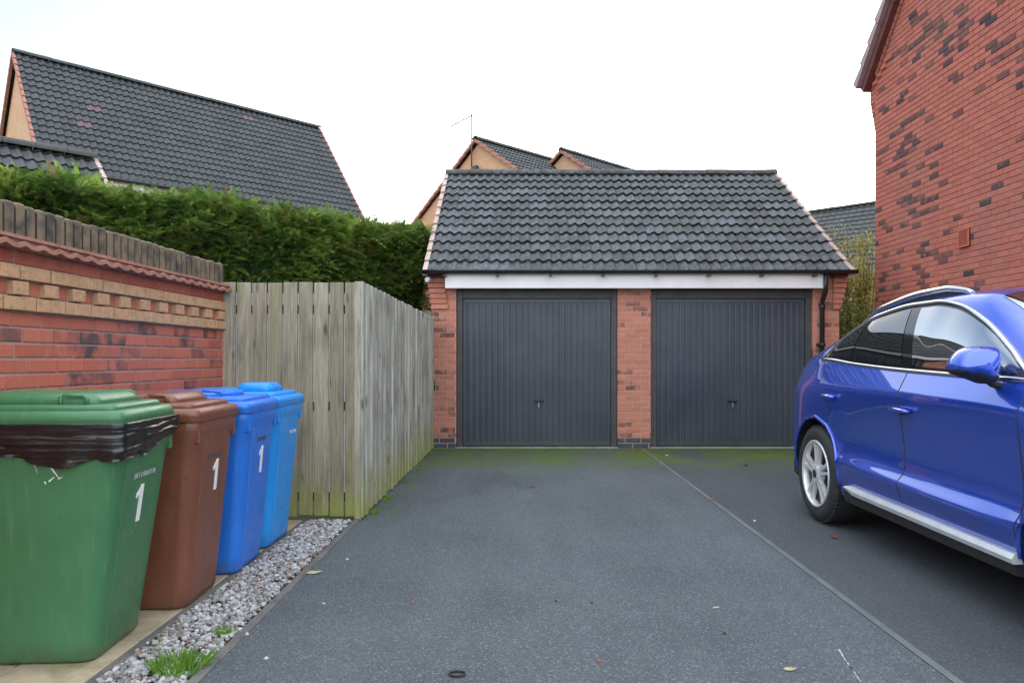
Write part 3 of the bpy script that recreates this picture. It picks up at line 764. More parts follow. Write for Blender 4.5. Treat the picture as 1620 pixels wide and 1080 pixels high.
# ================================================================== HEDGE
def spray_template(n=9, droop=.35):
    """flat conifer spray: a rib with paired narrow leaflets, 1 m long along +X"""
    vs = []; fs = []
    def blade(p, d, L, w):
        p = np.array(p); d = np.array(d)/np.linalg.norm(d); s = np.cross(d, [0, 0, 1]); s /= max(np.linalg.norm(s), 1e-6)
        o = len(vs); vs.extend([p-s*w*.4, p+s*w*.4, p+d*L*.55+s*w, p+d*L, p+d*L*.55-s*w]); fs.append((o, o+1, o+2, o+3, o+4))
    for i in range(n):
        t = i/(n-1); x = .05+.85*t; z = -droop*t*t
        for sg in (-1, 1): blade((x, 0, z), (.75, sg*(.85-.4*t), -.25*t-.05), .42*(1-.62*t), .026)
    blade((.8, 0, -droop*.64), (1, 0, -.5), .30, .026)
    return np.array(vs), fs
SPV, SPF = spray_template()
def scatter_sprays(mb_arrays, P, Dirs, sizes, tints, V, F):
    Vs, Fs, Ts = mb_arrays
    for p, d, s, t in zip(P, Dirs, sizes, tints):
        x = d/np.linalg.norm(d); up = np.array([0, 0, 1.0])+np.random.normal(0, .35, 3); y = np.cross(up, x); y /= np.linalg.norm(y); z = np.cross(x, y)
        M = np.stack([x, y, z], 0)*s
        o = len(Vs)*len(V); Vs.append(V @ M + p); Fs.extend([tuple(i+o for i in f) for f in F]); Ts.extend([t]*len(F))
def from_arrays(name, arr, mats, parent=None):
    Vs, Fs, Ts = arr; V = np.concatenate(Vs)
    off = np.array(parent.location) if parent is not None else 0
    me = bpy.data.meshes.new(name); me.from_pydata((V-off).tolist(), [], Fs)
    for m in mats: me.materials.append(m)
    at = me.attributes.new('tint', 'FLOAT_COLOR', 'FACE'); at.data.foreach_set('color', [c for t in Ts for c in (t[0], t[1], t[2], 1.0)])
    me.update(); o = bpy.data.objects.new(name, me); COL.objects.link(o)
    if parent is not None: o.parent = parent
    return o
hedge = thing('hedge', (-4.0, 8.9, 0), 'thick dark green conifer hedge running behind the brick wall and fence', 'hedge')
HA, HB = Vector((-8.0, 6.6, 0)), Vector((-1.74, 11.85, 0))
hd = (HB-HA).normalized(); hn = Vector((hd.y, -hd.x, 0)); HL = (HB-HA).length; HT0 = .75
def HTf(u): return HT0-.28*max(0, (u/HL-.75)/.25)
def htop(u): return 3.24+.06*(u/HL)+.10*noise.noise(Vector((u*1.1, 0, 3)))+.06*noise.noise(Vector((u*3, 5, 3)))-.05*(u/HL)
def hoff(u, z): return .20*noise.noise(Vector((u*.9, z*1.2, 8)))+.22*noise.noise(Vector((u*2.6, z*3.0, 2)))
arr = ([], [], []); P = []; Dd = []; S = []; T = []
for i in range(21000):
    u = random.uniform(-.1, HL+.05); kind = random.random()
    if kind < .66:                                   # camera-side face
        z = 1.1+(htop(u)-1.1)*random.random()**.85; n = HTf(u)+hoff(u, z)-abs(random.gauss(0, .09)); out = np.array(hn)
        p = HA+hd*u+hn*n+UZ*z
        d = out*random.uniform(.35, 1)+np.array(hd)*random.gauss(0, .6)+np.array([0, 0, random.uniform(-.15, .75)])
    elif kind < .92:                                 # top
        HT = HTf(u); n = random.uniform(-HT, HT+.05); z = htop(u)+hoff(u, n*2+9)*.5-abs(random.gauss(0, .06)); p = HA+hd*u+hn*n+UZ*z
        if n > HT-.25: p -= UZ*(n-HT+.25)*.5
        d = np.array([random.gauss(0, .5), random.gauss(0, .5), random.uniform(.4, 1)])+np.array(hn)*.25
    else:                                            # garage end and back
        HT = HTf(HL); n = random.uniform(-HT, HT); z = random.uniform(1.2, htop(HL)); p = HA+hd*(HL+random.uniform(-.1, .04))+hn*n+UZ*z
        d = np.array(hd)*random.uniform(.4, 1)+np.array([random.gauss(0, .4), random.gauss(0, .4), random.uniform(-.1, .7)])
    P.append(np.array(p)); Dd.append(d); S.append(random.uniform(.11, .23))
    cl = .5+.5*noise.noise(Vector((u*1.7, z*2.2, 4)))
    T.append((min(1, max(0, (cl-.5)*1.6+.45+random.gauss(0, .28))), 1.0 if random.random() < .045 else 0, 0))
scatter_sprays(arr, P, Dd, S, T, SPV, SPF)
from_arrays('foliage', arr, [HEDGE], hedge)
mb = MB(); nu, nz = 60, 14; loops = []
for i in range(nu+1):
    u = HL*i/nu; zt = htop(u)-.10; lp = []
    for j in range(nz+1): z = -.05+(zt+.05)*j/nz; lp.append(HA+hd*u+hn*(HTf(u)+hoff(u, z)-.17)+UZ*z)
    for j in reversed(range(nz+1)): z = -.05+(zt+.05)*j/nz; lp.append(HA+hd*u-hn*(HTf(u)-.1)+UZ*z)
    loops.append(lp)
mb.loft(loops, smooth=True); mb.build('shaded_core', CORE, hedge)  # solid core, near-black for the shade deep inside the hedge

# ================================================================== SHRUBS BETWEEN GARAGE AND HOUSE
def leaf_template():
    return np.array([(0,0,0),(.35,.22,.03),(.75,.16,0),(1,0,-.06),(.75,-.16,0),(.35,-.22,.03)]), [(0,1,2,3,4,5)]
LV, LF = leaf_template()
def shrub(name, base, h, spread, nst, nleaf, lmat, label, lsize=(.035, .065), bare=0.0, seed=1):
    rnd = random.Random(seed); t = thing(name, base, label, 'shrub'); b = Vector(base); mb = MB(); tips = []
    for i in range(nst):
        a = rnd.uniform(0, 6.28); r = rnd.uniform(.2, 1)*spread; top = b+Vector((math.cos(a)*r, math.sin(a)*r*.8, h*rnd.uniform(.6, 1)))
        q0 = b+Vector((math.cos(a)*.12, math.sin(a)*.12, 0)); mid = (q0+top)*.5+Vector((math.cos(a)*.1, math.sin(a)*.1, h*.08))
        pts = [q0*(1-s)**2+mid*2*s*(1-s)+top*s*s for s in [j/8 for j in range(9)]]
        mb.tube(pts, [.014*(1-.8*j/8) for j in range(9)], 5); tips += pts[2:]
        for _ in range(5):
            p = pts[rnd.randint(3, 7)]; e = p+Vector((rnd.gauss(0, .18), rnd.gauss(0, .18), rnd.uniform(.1, .4))); m2 = (p+e)*.5+Vector((0,0,.04))
            mb.tube([p, m2, e], [.006, .004, .002], 4); tips += [m2, e, e]
    mb.build('stem', TWIG, t); arr = ([], [], [])
    P = []; Dd = []; S = []; T = []
    for i in range(nleaf):
        p = tips[rnd.randrange(len(tips))]
        if bare and (p.z-b.z)/h > bare and rnd.random() < .8: continue
        P.append(np.array(p)+np.random.normal(0, .07, 3)); Dd.append(np.random.normal(0, 1, 3)+np.array([0, 0, -.1])); S.append(rnd.uniform(*lsize))
        T.append((rnd.random(), 1.0 if rnd.random() < .2 else 0, 0))
    scatter_sprays(arr, P, Dd, S, T, LV, LF); from_arrays('foliage', arr, [lmat], t)
shrub('yellow_shrub', (5.98, 13.3, 0), 3.75, .55, 46, 12000, SHRUB_Y, 'tall wispy yellowing shrub with bare twigs between garage and red house', bare=.90, seed=3)
shrub('green_shrub', (5.45, 12.35, 0), 2.2, .42, 30, 7000, SHRUB_G, 'bushy green shrub low in the gap between garage and red house', seed=5)
shrub('green_shrub', (6.7, 14.9, 0), 2.6, .7, 26, 6000, SHRUB_G, 'olive green shrub standing behind the yellowing one in the gap', seed=8)
gf = thing('timber_fence', (5.1, 11.4, 0), 'dark low timber fence closing the gap right of the garage', 'fence')
mb = MB(); x = 4.58
while x < 5.68: mb.box((x, 11.4, 0), (x+.105, 11.42, 1.62+random.uniform(-.01, .01)), b=.003); x += .11
mb.build('board_face', WOOD_DK, gf)
mb = MB(); mb.box((4.58, 11.421, 1.3), (5.68, 11.46, 1.38), b=.003); mb.build('rail', WOOD_DK, gf)

# ================================================================== WHEELIE BINS
def plastic(name, c, c2, rough=.29):
    k = NT(name)
    b = k.mix(k.ramp(k.noise(2.5, 6, .65), .35, .7), c, c2)
    b = k.mix(k.math('MULTIPLY', k.ramp(k.noise(1, 5, .7, stretch=(26, 26, 3)), .54, .72), .38), b, tuple(min(1, q*1.45+.05) for q in c))
    b = k.mix(k.math('MULTIPLY', k.ramp(k.noise(1, 6, .75, stretch=(40, 40, 1.6)), .58, .70), .28), b, tuple(q*.5 for q in c))
    z = k.xyz()[2]
    b = k.mix(k.math('MULTIPLY', k.math('SUBTRACT', 1.0, k.ramp(z, .0, .14)), k.math('MULTIPLY', k.ramp(k.noise(14, 4, .6), .4, .62), .55)), b, (.09, .075, .05))
    k.base(b); k.set(k.ramp(k.noise(6, 4), .3, .7, (rough-.06,)*3+(1,), (rough+.12,)*3+(1,)), spec=.5)
    k.bump(k.noise(260, 2, .5), .06, .002); return k.m
PL_GREEN = plastic('green_bin_plastic', (.048, .160, .066), (.062, .190, .084))
PL_BROWN = plastic('brown_bin_plastic', (.165, .058, .033), (.20, .075, .043))
PL_BLUE = plastic('royal_blue_bin_plastic', (.018, .150, .60), (.026, .185, .68))
PL_SKY = plastic('sky_blue_bin_plastic', (.014, .255, .70), (.022, .30, .76))
STICK = pm('white_sticker', (.80, .80, .80), None, rough=.5)
PRINT_L = pm('faded_pale_print', (.42, .46, .44), None, rough=.6)
PRINT_D = pm('faded_dark_print', (.10, .09, .10), None, rough=.6)
RUBBER = pm('black_rubber', (.014, .014, .015), (.022, .022, .022), 20, rough=.75, bump=.2)
def rrect(x0, x1, y, r, z, n=6, yc=0.0):
    out = []
    for cx, cy, a0 in ((x1-r, y-r, 0), (x0+r, y-r, 90), (x0+r, -y+r, 180), (x1-r, -y+r, 270)):
        for i in range(n+1):
            a = R(a0+90*i/n); out.append(Vector((cx+r*math.cos(a), cy+yc+r*math.sin(a), z)))
    return out
def make_bin(name, loc, rz, mat, label, num=True, fb=.285, ft=.085, style='dome', prt=None, lidmat=None, numpos=(.0, .60), scale=1.0):
    t = thing(name, loc, label, 'bin', 'wheelie bins against the wall', rz); t.scale = (scale,)*3
    front = lambda z: fb+ft*(z/.95)
    mb = MB(); loops = []
    for z in (0, .006, .02, .10, .3, .5, .7, .86, .905, .912, .955, .965):
        f = z/.95; ex = 0.0
        if z > .90: ex = .014
        if z >= .965: ex = .008
        ins = .018 if z == 0 else (.006 if z == .006 else 0)
        loops.append(rrect(-.245-.085*f-ex+ins, fb+ft*f+ex-ins, .222+.052*f+ex-ins, .058+.012*f, z))
    mb.loft(loops, cap1=True)
    # shallow raised panel on the front between the corner ribs
    loops = []
    for z0, w, d in ((.02, .128, -.004), (.035, .135, .0035), (.885, .168, .0035), (.90, .165, -.004)):
        loops.append([Vector((front(z0)+d-(.02 if q in (0, 3) else 0), yy, z0)) for q, yy in enumerate((-w-.012, -w, w, w+.012))])
    mb.loft(loops, smooth=False, cap0=False, cap1=False, closed=False)
    for yy in (-.235, .235):                                  # corner brackets under the rim
        mb.box((front(.86)-.03, yy-.012, .84), (front(.86)+.012, yy+.012, .91), b=.004)
    b = mb.build('body', mat, t, True)
    lm = lidmat or mat
    mb = MB()
    if style == 'bagged': s0, sy, zb = .372, .283, .985
    else: s0, sy, zb = .392, .300, .950
    mb.loft([rrect(-.345, s0-.006, sy-.006, .045, zb), rrect(-.35, s0, sy, .05, zb+.006), rrect(-.35, s0-.004, sy-.003, .05, zb+.030), rrect(-.349, s0-.003, sy-.002, .05, zb+.032),
             rrect(-.348, s0-.014, sy-.012, .05, zb+.060), rrect(-.34, s0-.028, sy-.026, .045, zb+.068)])
    z1 = zb+.068 if style != 'bagged' else zb+.066
    mb.loft([rrect(-.325, s0-.050, sy-.045, .04, z1-.006), rrect(-.322, s0-.056, sy-.050, .04, z1+.018), rrect(-.315, s0-.068, sy-.062, .035, z1+.026)])
    if style in ('dome', 'bagged'):
        fr = .215
        mb.loft([rrect(-.30, fr+.045, .215, .05, z1+.02), rrect(-.29, fr-.01, .195, .05, z1+.062), rrect(-.27, fr-.035, .175, .05, z1+.072), rrect(-.2, fr-.12, .10, .05, z1+.076)])
        for sg in (-1, 1):
            yy = sg*.212
            mb.tube([(fr-.02+.0, yy, z1+.02), (fr-.018, yy, z1+.052), (fr-.03, yy, z1+.062), (fr-.11, yy, z1+.066), (fr-.125, yy, z1+.055), (fr-.125, yy, z1+.02)], .0085, 8)
    elif style == 'slot':
        mb.loft([rrect(-.28, .16, .20, .06, z1+.02), rrect(-.26, .10, .17, .06, z1+.05), rrect(-.24, .08, .15, .05, z1+.056)])
        ring = [Vector((.13+.105*math.cos(a), .02+.115*math.sin(a), 0)) for a in [2*math.pi*i/24 for i in range(24)]]
        mb.loft([[p+UZ*(z1+.022) for p in ring], [p+UZ*(z1+.055) for p in ring], [Vector((.13, .02, z1+.055))+(p-Vector((.13, .02, 0)))*.86 for p in ring], [Vector((.13, .02, z1+.043))+(p-Vector((.13, .02, 0)))*.8 for p in ring]])
        mb.tube([(.19, -.2, z1+.02), (.19, -.2, z1+.055), (.08, -.2, z1+.06), (.08, -.2, z1+.02)], .0085, 8)
    else:
        mb.loft([rrect(-.28, .10, .20, .06, z1+.02), rrect(-.26, .06, .17, .06, z1+.045)])
        mb.loft([rrect(.02, .285, .15, .05, z1+.02), rrect(.05, .262, .125, .05, z1+.075), rrect(.06, .25, .115, .045, z1+.084)])
        mb.box((.245, -.10, z1+.03), (.278, .10, z1+.062), b=.008)
    mb.build('lid', lm, t, True)
    mb = MB(); mb.tube([(-.40, -.20, .955), (-.40, .20, .955)], .014, 8)
    for yy in (-.2, .2): mb.tube([(-.40, yy, .955), (-.33, yy, .94)], .014, 8)
    mb.build('handle', mat, t, True)
    for sg in (-1, 1):
        mb = MB(); yy = sg*.235
        mb.tube([(-.275, yy-.025, .10), (-.275, yy-.02, .10), (-.275, yy+.02, .10), (-.275, yy+.025, .10)], [.085, .10, .10, .085], 20); mb.build('wheel', RUBBER, t, True)
    slope = math.atan(ft/.95)
    def onfront(y, z, d=.0065): return Vector((front(z)+d, y, z))
    if num:
        y0, z0 = numpos; H = .165; mb = MB()
        pts = [(-.014, 0), (.018, 0), (.018, 1), (-.006, 1), (-.012, .93), (-.03, .83), (-.045, .78), (-.045, .66), (-.028, .70), (-.014, .76)]
        a = [onfront(y0+py*.95, z0+pz*H,  .0068) for py, pz in pts]; c = [onfront(y0+py*.95, z0+pz*H, .0030) for py, pz in pts]
        n = len(a); mb.add(a+c, [tuple(range(n))]+[(i, (i+1) % n, n+(i+1) % n, n+i)[::-1] for i in range(n)])
        fix_normals(mb.build('number_sticker', STICK, t, True))
    if prt:
        y0, z0, W_, m = prt; rr = random.Random(3); mb = MB(); y = y0
        while y < y0+W_:
            w = rr.uniform(.006, .013); hh = rr.uniform(.021, .026)
            a = [onfront(y, z0, .0062), onfront(y+w, z0, .0062), onfront(y+w, z0+hh, .0062), onfront(y, z0+hh, .0062)]
            mb.add(a, [(0, 1, 2, 3)]); y += w+rr.choice((.003, .003, .004, .010))
        mb.build('faded_print', m, t, True)
    return t
BX = -1.995
b1 = make_bin('wheelie_bin', (-2.015, 3.285, .012), R(3), PL_GREEN, 'green wheelie bin with black bag round its rim, white number 1', style='bagged', fb=.225, ft=.135, prt=(-.10, .745, .20, PRINT_L), numpos=(-.005, .545))
b2 = make_bin('wheelie_bin', (-1.985, 3.945, .012), R(1), PL_BROWN, 'brown wheelie bin with number 1 beside the green one', prt=(-.10, .745, .19, PRINT_D), numpos=(.03, .565))
b3 = make_bin('wheelie_bin', (-1.955, 4.555, .012), R(1), PL_BLUE, 'royal blue wheelie bin with number 1 next to the brown bin', style='slot', prt=(-.07, .765, .15, PRINT_D), numpos=(.03, .565))
b4 = make_bin('wheelie_bin', (-1.97, 5.155, .012), R(-1), PL_SKY, 'lighter sky blue wheelie bin without a number, nearest the fence', num=False, style='hood', prt=(.02, .745, .13, STICK))
# scuffs on the green bin
for (xx, zz, L, an, w) in ((.02, .83, .06, -70, .003), (.10, .80, .05, -55, .006), (.085, .775, .03, 40, .006), (.12, .78, .02, 20, .004), (.06, .76, .012, -60, .007)):
    mb = MB(); d = Vector((math.cos(R(an)), 0, math.sin(R(an))))*L*.5; q = Vector((-d.z, 0, d.x)).normalized()*w*.5
    y = lambda z: -(.222+.052*z/.95)-.0015
    cs = [Vector((xx, 0, zz))+d+q*.3, Vector((xx, 0, zz))-d+q, Vector((xx, 0, zz))-d-q, Vector((xx, 0, zz))+d-q*.3]
    mb.add([(c.x, y(c.z), c.z) for c in cs], [(0, 1, 2, 3)])
    mb.build('scuff', STICK, b1, True)
# bin liner hung over the rim of the green bin
k = NT('black_polythene'); k.base((.008, .008, .009)); k.set(.13, spec=.7)
k.bump(k.noise(1, 4, .6, stretch=(4, 4, 60), dist=1.0), .4, .012); POLY = k.m
liner = thing('bin_liner', (-2.015, 3.285, .012), 'black plastic bin liner folded over the rim of the green bin', 'bin liner', rz=R(3))
mb = MB(); loops = []; base = rrect(-.345, .382, .294, .045, 0, n=22)
full = []
for i in range(len(base)):                                        # refine the straight runs
    a, b_ = base[i], base[(i+1) % len(base)]; m = max(1, int((b_-a).length/.012)); full += [a.lerp(b_, j/m) for j in range(m)]
cx = Vector((.02, 0, 0)); NR = 26
for r_ in range(NR+1):
    f = r_/NR; lp = []
    for i, p in enumerate(full):
        sx = p.x*2.6+p.y*1.3; sy = p.y*2.6-p.x*.8
        bot = .850+.035*noise.noise(Vector((p.x*4, p.y*4, 2)))+.007*noise.noise(Vector((p.x*13, p.y*13, 5)))
        if p.y < -.1: bot += -.04*max(0, 1-abs(p.x-.16)/.28)+.02
        if p.x > .3: bot += .02+.03*(p.y/.3)
        z = 1.003-f*(1.003-bot)
        o = (p-cx).normalized()
        wr = .013*noise.noise(Vector((p.x*2.2, p.y*2.2, z*85+5*noise.noise(Vector((p.x*3, p.y*3, 1))))))+.007*noise.noise(Vector((p.x*7, p.y*7, z*18)))
        tuck = -.016*max(0, (f-.45)/.55)+(.022*max(0, (f-.7)/.3))*noise.noise(Vector((p.x*10, p.y*10, 9)))
        lp.append(Vector((p.x, p.y, z))+o*(wr*min(1, f*4)+tuck+.004))
    loops.append(lp)
inner = [Vector((p.x*.93, p.y*.93, 1.0)) for p in full]
mb.loft([inner]+loops, smooth=True, cap0=False, cap1=False); mb.build('plastic_skirt', POLY, liner, True)
# ================================================================== BLUE CAR (nose towards the camera, tail to the garage)
def paint():
    k = NT('metallic_blue_paint')
    fl = k.noise(900, 1, .5)
    c = k.mix(k.ramp(fl, .35, .65), (.010, .056, .45), (.016, .085, .60))
    dirt = k.math('MULTIPLY', k.math('SUBTRACT', 1.0, k.ramp(k.xyz()[2], .30, .62)), k.math('MULTIPLY', k.ramp(k.noise(9, 5, .65), .35, .65), .22))
    c = k.mix(dirt, c, (.09, .09, .09))
    k.base(c); k.set(k.ramp(k.noise(5, 4), .3, .7, (.30,)*3+(1,), (.36,)*3+(1,)), metal=.55, spec=.5, coat=1.0, coatr=.015); k.b.inputs['Coat IOR'].default_value = 1.9
    return k.m
PAINT = paint()
k = NT('tinted_window_glass'); k.base((.006, .009, .009)); k.set(.01, spec=.5); k.b.inputs['IOR'].default_value = 1.75; GLASS = k.m; k.b.inputs['IOR'].default_value = 5.0
k = NT('privacy_window_glass'); k.base((.004, .004, .005)); k.set(.02, spec=.5); k.b.inputs['IOR'].default_value = 2.0; GLASS_D = k.m
GLOSSB = pm('gloss_black_pillar', (.008, .008, .009), None, rough=.08)
CHROME = pm('satin_chrome', (.72, .73, .75), None, rough=.16, metal=1)
SILVER = pm('silver_sill_paint', (.74, .75, .76), (.62, .63, .64), 6, rough=.3, metal=.35)
MATTB = pm('matt_black_plastic', (.018, .018, .019), (.03, .03, .03), 30, rough=.6, bump=.15)
RIMS = pm('silver_alloy', (.74, .74, .75), (.62, .62, .63), 12, rough=.34, metal=.45)
RIMD = pm('dark_brake_shadow', (.03, .03, .03), (.018, .018, .018), 9, rough=.6)
RIMB = pm('grey_wheel_barrel', (.22, .22, .225), (.12, .12, .12), 9, rough=.45, metal=.5)
LAMP_R = pm('red_lamp_lens', (.30, .006, .008), None, rough=.08, coat=1.0)
LAMP_C = pm('clear_lamp_lens', (.5, .52, .55), None, rough=.06, coat=1.0)
TYRE = pm('tyre_rubber', (.020, .020, .021), (.034, .033, .032), 14, rough=.72, bump=.2, bscale=120, bdist=.003)
def pchip(keys):
    xs = np.array([k[0] for k in keys], float); ys = np.array([k[1] for k in keys], float); h = np.diff(xs); d = np.diff(ys)/h
    m = np.zeros(len(xs))
    for i in range(1, len(xs)-1):
        if d[i-1]*d[i] > 0: w1 = 2*h[i]+h[i-1]; w2 = h[i]+2*h[i-1]; m[i] = (w1+w2)/(w1/d[i-1]+w2/d[i])
    m[0], m[-1] = d[0], d[-1]
    def f(x):
        x = min(max(x, xs[0]), xs[-1]); i = min(max(int(np.searchsorted(xs, x))-1, 0), len(xs)-2); t = (x-xs[i])/h[i]
        return float((2*t**3-3*t*t+1)*ys[i]+(t**3-2*t*t+t)*h[i]*m[i]+(-2*t**3+3*t*t)*ys[i+1]+(t**3-t*t)*h[i]*m[i+1])
    return f
LK = [  # (half-width keys, height keys) of the control lines, floor to roof centre, u = metres from the tail
 ([(0,0),(4.69,0)], [(0,.42),(.25,.30),(.6,.24),(4.2,.24),(4.69,.30)]),
 ([(0,.50),(.3,.72),(.7,.82),(4,.82),(4.5,.66),(4.69,.42)], [(0,.42),(.25,.30),(.6,.235),(4.2,.235),(4.69,.30)]),
 ([(0,.54),(.1,.68),(.3,.80),(.7,.90),(1.5,.905),(3.3,.905),(4.1,.89),(4.5,.70),(4.69,.45)], [(0,.43),(.25,.33),(.6,.29),(1.5,.285),(3.3,.285),(4.2,.28),(4.69,.33)]),
 ([(0,.57),(.1,.72),(.3,.84),(.7,.938),(1.5,.942),(3.3,.942),(4.1,.92),(4.5,.73),(4.69,.48)], [(0,.46),(.3,.42),(.7,.41),(1.5,.40),(3.3,.39),(4.2,.38),(4.69,.40)]),
 ([(0,.60),(.1,.75),(.3,.865),(.7,.952),(1.45,.958),(1.85,.978),(3.0,.976),(3.36,.962),(4.1,.93),(4.5,.75),(4.69,.50)], [(0,.54),(.3,.53),(1.5,.53),(3.3,.50),(4.2,.50),(4.69,.48)]),
 ([(0,.61),(.1,.755),(.3,.865),(.7,.930),(1.4,.915),(3.3,.910),(4.1,.92),(4.5,.76),(4.69,.51)], [(0,.64),(.05,.68),(.3,.69),(1,.68),(1.5,.665),(3.3,.635),(3.8,.65),(4.3,.64),(4.6,.6),(4.69,.52)]),
 ([(0,.61),(.05,.70),(.12,.765),(.3,.855),(.7,.930),(1,.945),(2,.945),(3,.945),(3.8,.945),(4.3,.88),(4.55,.75),(4.65,.62),(4.69,.5)], [(0,.72),(.04,.83),(.12,.93),(.3,1.0),(.7,1.04),(1,1.052),(2,1.045),(3,1.03),(3.9,.96),(4.3,.88),(4.55,.79),(4.65,.67),(4.69,.545)]),
 ([(0,.60),(.05,.69),(.12,.755),(.3,.845),(.7,.924),(1,.940),(2,.940),(3,.940),(3.8,.940),(4.3,.872),(4.55,.742),(4.65,.615),(4.69,.49)], [(0,.73),(.04,.85),(.12,.95),(.3,1.025),(.7,1.068),(1,1.08),(2,1.073),(3,1.057),(3.9,.985),(4.3,.90),(4.55,.80),(4.65,.68),(4.69,.55)]),
 ([(0,.58),(.12,.73),(.3,.79),(.7,.842),(1,.858),(2,.865),(3.35,.868),(3.9,.87),(4.3,.81),(4.6,.67),(4.69,.48)], [(0,.75),(.04,.9),(.12,1.02),(.22,1.12),(.4,1.19),(.7,1.245),(.95,1.272),(1.1,1.268),(1.5,1.24),(2.1,1.21),(2.8,1.188),(3.35,1.172),(3.5,1.13),(3.72,1.075),(3.9,1.04),(4.3,.955),(4.55,.85),(4.65,.72),(4.69,.57)]),
 ([(0,.55),(.12,.69),(.3,.75),(.95,.832),(1.46,.775),(2.06,.725),(2.4,.72),(2.82,.76),(3.12,.81),(3.35,.856),(3.72,.855),(4.3,.78),(4.6,.64),(4.69,.46)], [(0,.76),(.04,.92),(.12,1.06),(.22,1.19),(.3,1.215),(.6,1.265),(.93,1.295),(1.2,1.425),(1.46,1.525),(1.67,1.58),(2.06,1.622),(2.3,1.622),(2.55,1.585),(2.82,1.485),(3.12,1.32),(3.33,1.192),(3.5,1.145),(3.72,1.085),(3.9,1.05),(4.3,.97),(4.55,.87),(4.65,.74),(4.69,.58)]),
 ([(0,.5),(.12,.62),(.3,.66),(1,.66),(1.5,.655),(2.4,.645),(2.95,.68),(3.45,.765),(3.72,.80),(4.3,.70),(4.6,.58),(4.69,.42)], [(0,.77),(.04,.93),(.12,1.1),(.22,1.285),(.3,1.305),(.6,1.385),(1,1.495),(1.5,1.60),(2,1.655),(2.4,1.66),(2.7,1.635),(2.95,1.545),(3.2,1.395),(3.45,1.24),(3.72,1.105),(3.9,1.07),(4.3,.99),(4.55,.89),(4.65,.76),(4.69,.59)]),
 ([(0,.3),(.3,.4),(3.7,.45),(4.69,.25)], [(0,.777),(.04,.945),(.12,1.115),(.22,1.312),(.3,1.332),(.6,1.412),(1,1.522),(1.5,1.626),(2,1.682),(2.4,1.69),(2.68,1.675),(2.95,1.60),(3.2,1.455),(3.45,1.29),(3.72,1.125),(3.9,1.10),(4.3,1.025),(4.55,.925),(4.65,.79),(4.69,.61)]),
 ([(0,0),(4.69,0)], [(0,.78),(.04,.95),(.12,1.12),(.22,1.32),(.3,1.34),(.6,1.42),(1,1.53),(1.5,1.635),(2,1.69),(2.4,1.70),(2.68,1.685),(2.95,1.615),(3.2,1.47),(3.45,1.305),(3.72,1.135),(3.9,1.112),(4.3,1.035),(4.55,.935),(4.65,.80),(4.69,.62)])]
LN = [(pchip(a), pchip(b)) for a, b in LK]
SHARP = {1, 2, 3, 4, 6, 7, 8, 9}
def surf(u, t):
    """t = control line index (float) -> half-width, height"""
    t = min(max(t, 0), 12-1e-6); i = int(t); f = t-i
    g = lambda j: np.array([LN[j][0](u), LN[j][1](u)])
    p1, p2 = g(i), g(i+1)
    p0 = g(i-1) if (i not in SHARP and i > 0) else p1-(p2-p1)
    p3 = g(i+2) if (i+1 not in SHARP and i+2 <= 12) else p2+(p2-p1)
    if i == 11: p3 = np.array([-p1[0], p1[1]])
    q = .5*((2*p1)+(-p0+p2)*f+(2*p0-5*p1+4*p2-p3)*f*f+(-p0+3*p1-3*p2+p3)*f**3)
    if i == 8: q = q+np.array([.030, .008])*(4*f*(1-f))*min(1, max(0, (LN[9][1](u)-LN[8][1](u))/.3))
    for uw in (.98, 3.80):                                          # flared arches
        if 2 <= t <= 5.8: q = q+np.array([.016, 0])*math.exp(-((u-uw)/.42)**6)
    return q
CARX, CARY = 3.262, 6.80                  # centre line and tail
car = thing('parked_car', (CARX, CARY-2.3, 0), 'metallic blue coupe style SUV parked nose out in front of the right garage door', 'car')
def W3(u, hw, h, side=-1): return Vector((CARX+side*hw, CARY-u, h))
def S3(u, t, side=-1, d=0.0):
    a = surf(u, t)
    if d:
        e = .01; tu = surf(u+e, t)-surf(u-e, t); tt = surf(u, t+.03)-surf(u, t-.03)
        A = Vector((tu[0], -2*e, tu[1])); B = Vector((tt[0], 0, tt[1])); n = A.cross(B).normalized()
        if n.x*max(a[0], .05)+n.z*.3*(1 if t > 5 else 0) < 0: n = -n
        return Vector((CARX+side*(a[0]+n.x*d), CARY-u+n.y*d, a[1]+n.z*d))
    return W3(u, a[0], a[1], side)
us = sorted(set([0, .015, .03, .05, .08, .11, .14, .17, .2, .23, .26, .3] + list(np.round(np.arange(.35, 4.5, .05), 3)) + [4.5, 4.54, 4.58, 4.61, 4.64, 4.66, 4.68, 4.69]))
ts = []
for i in range(12):
    nn = {0: 1, 1: 2, 2: 2, 3: 3, 4: 5, 5: 5, 6: 1, 7: 4, 8: 6, 9: 3, 10: 4, 11: 4}[i]
    ts += [i+j/nn for j in range(nn)]
ts.append(12)
mb = MB(); loops = []
for u in us:
    half = [S3(u, t, -1) for t in ts]; other = [S3(u, t, 1) for t in reversed(ts[1:-1])]
    loops.append(half+other)
mb.loft(loops, 0, smooth=True)
body = fix_normals(mb.build('body', [PAINT, MATTB], car))
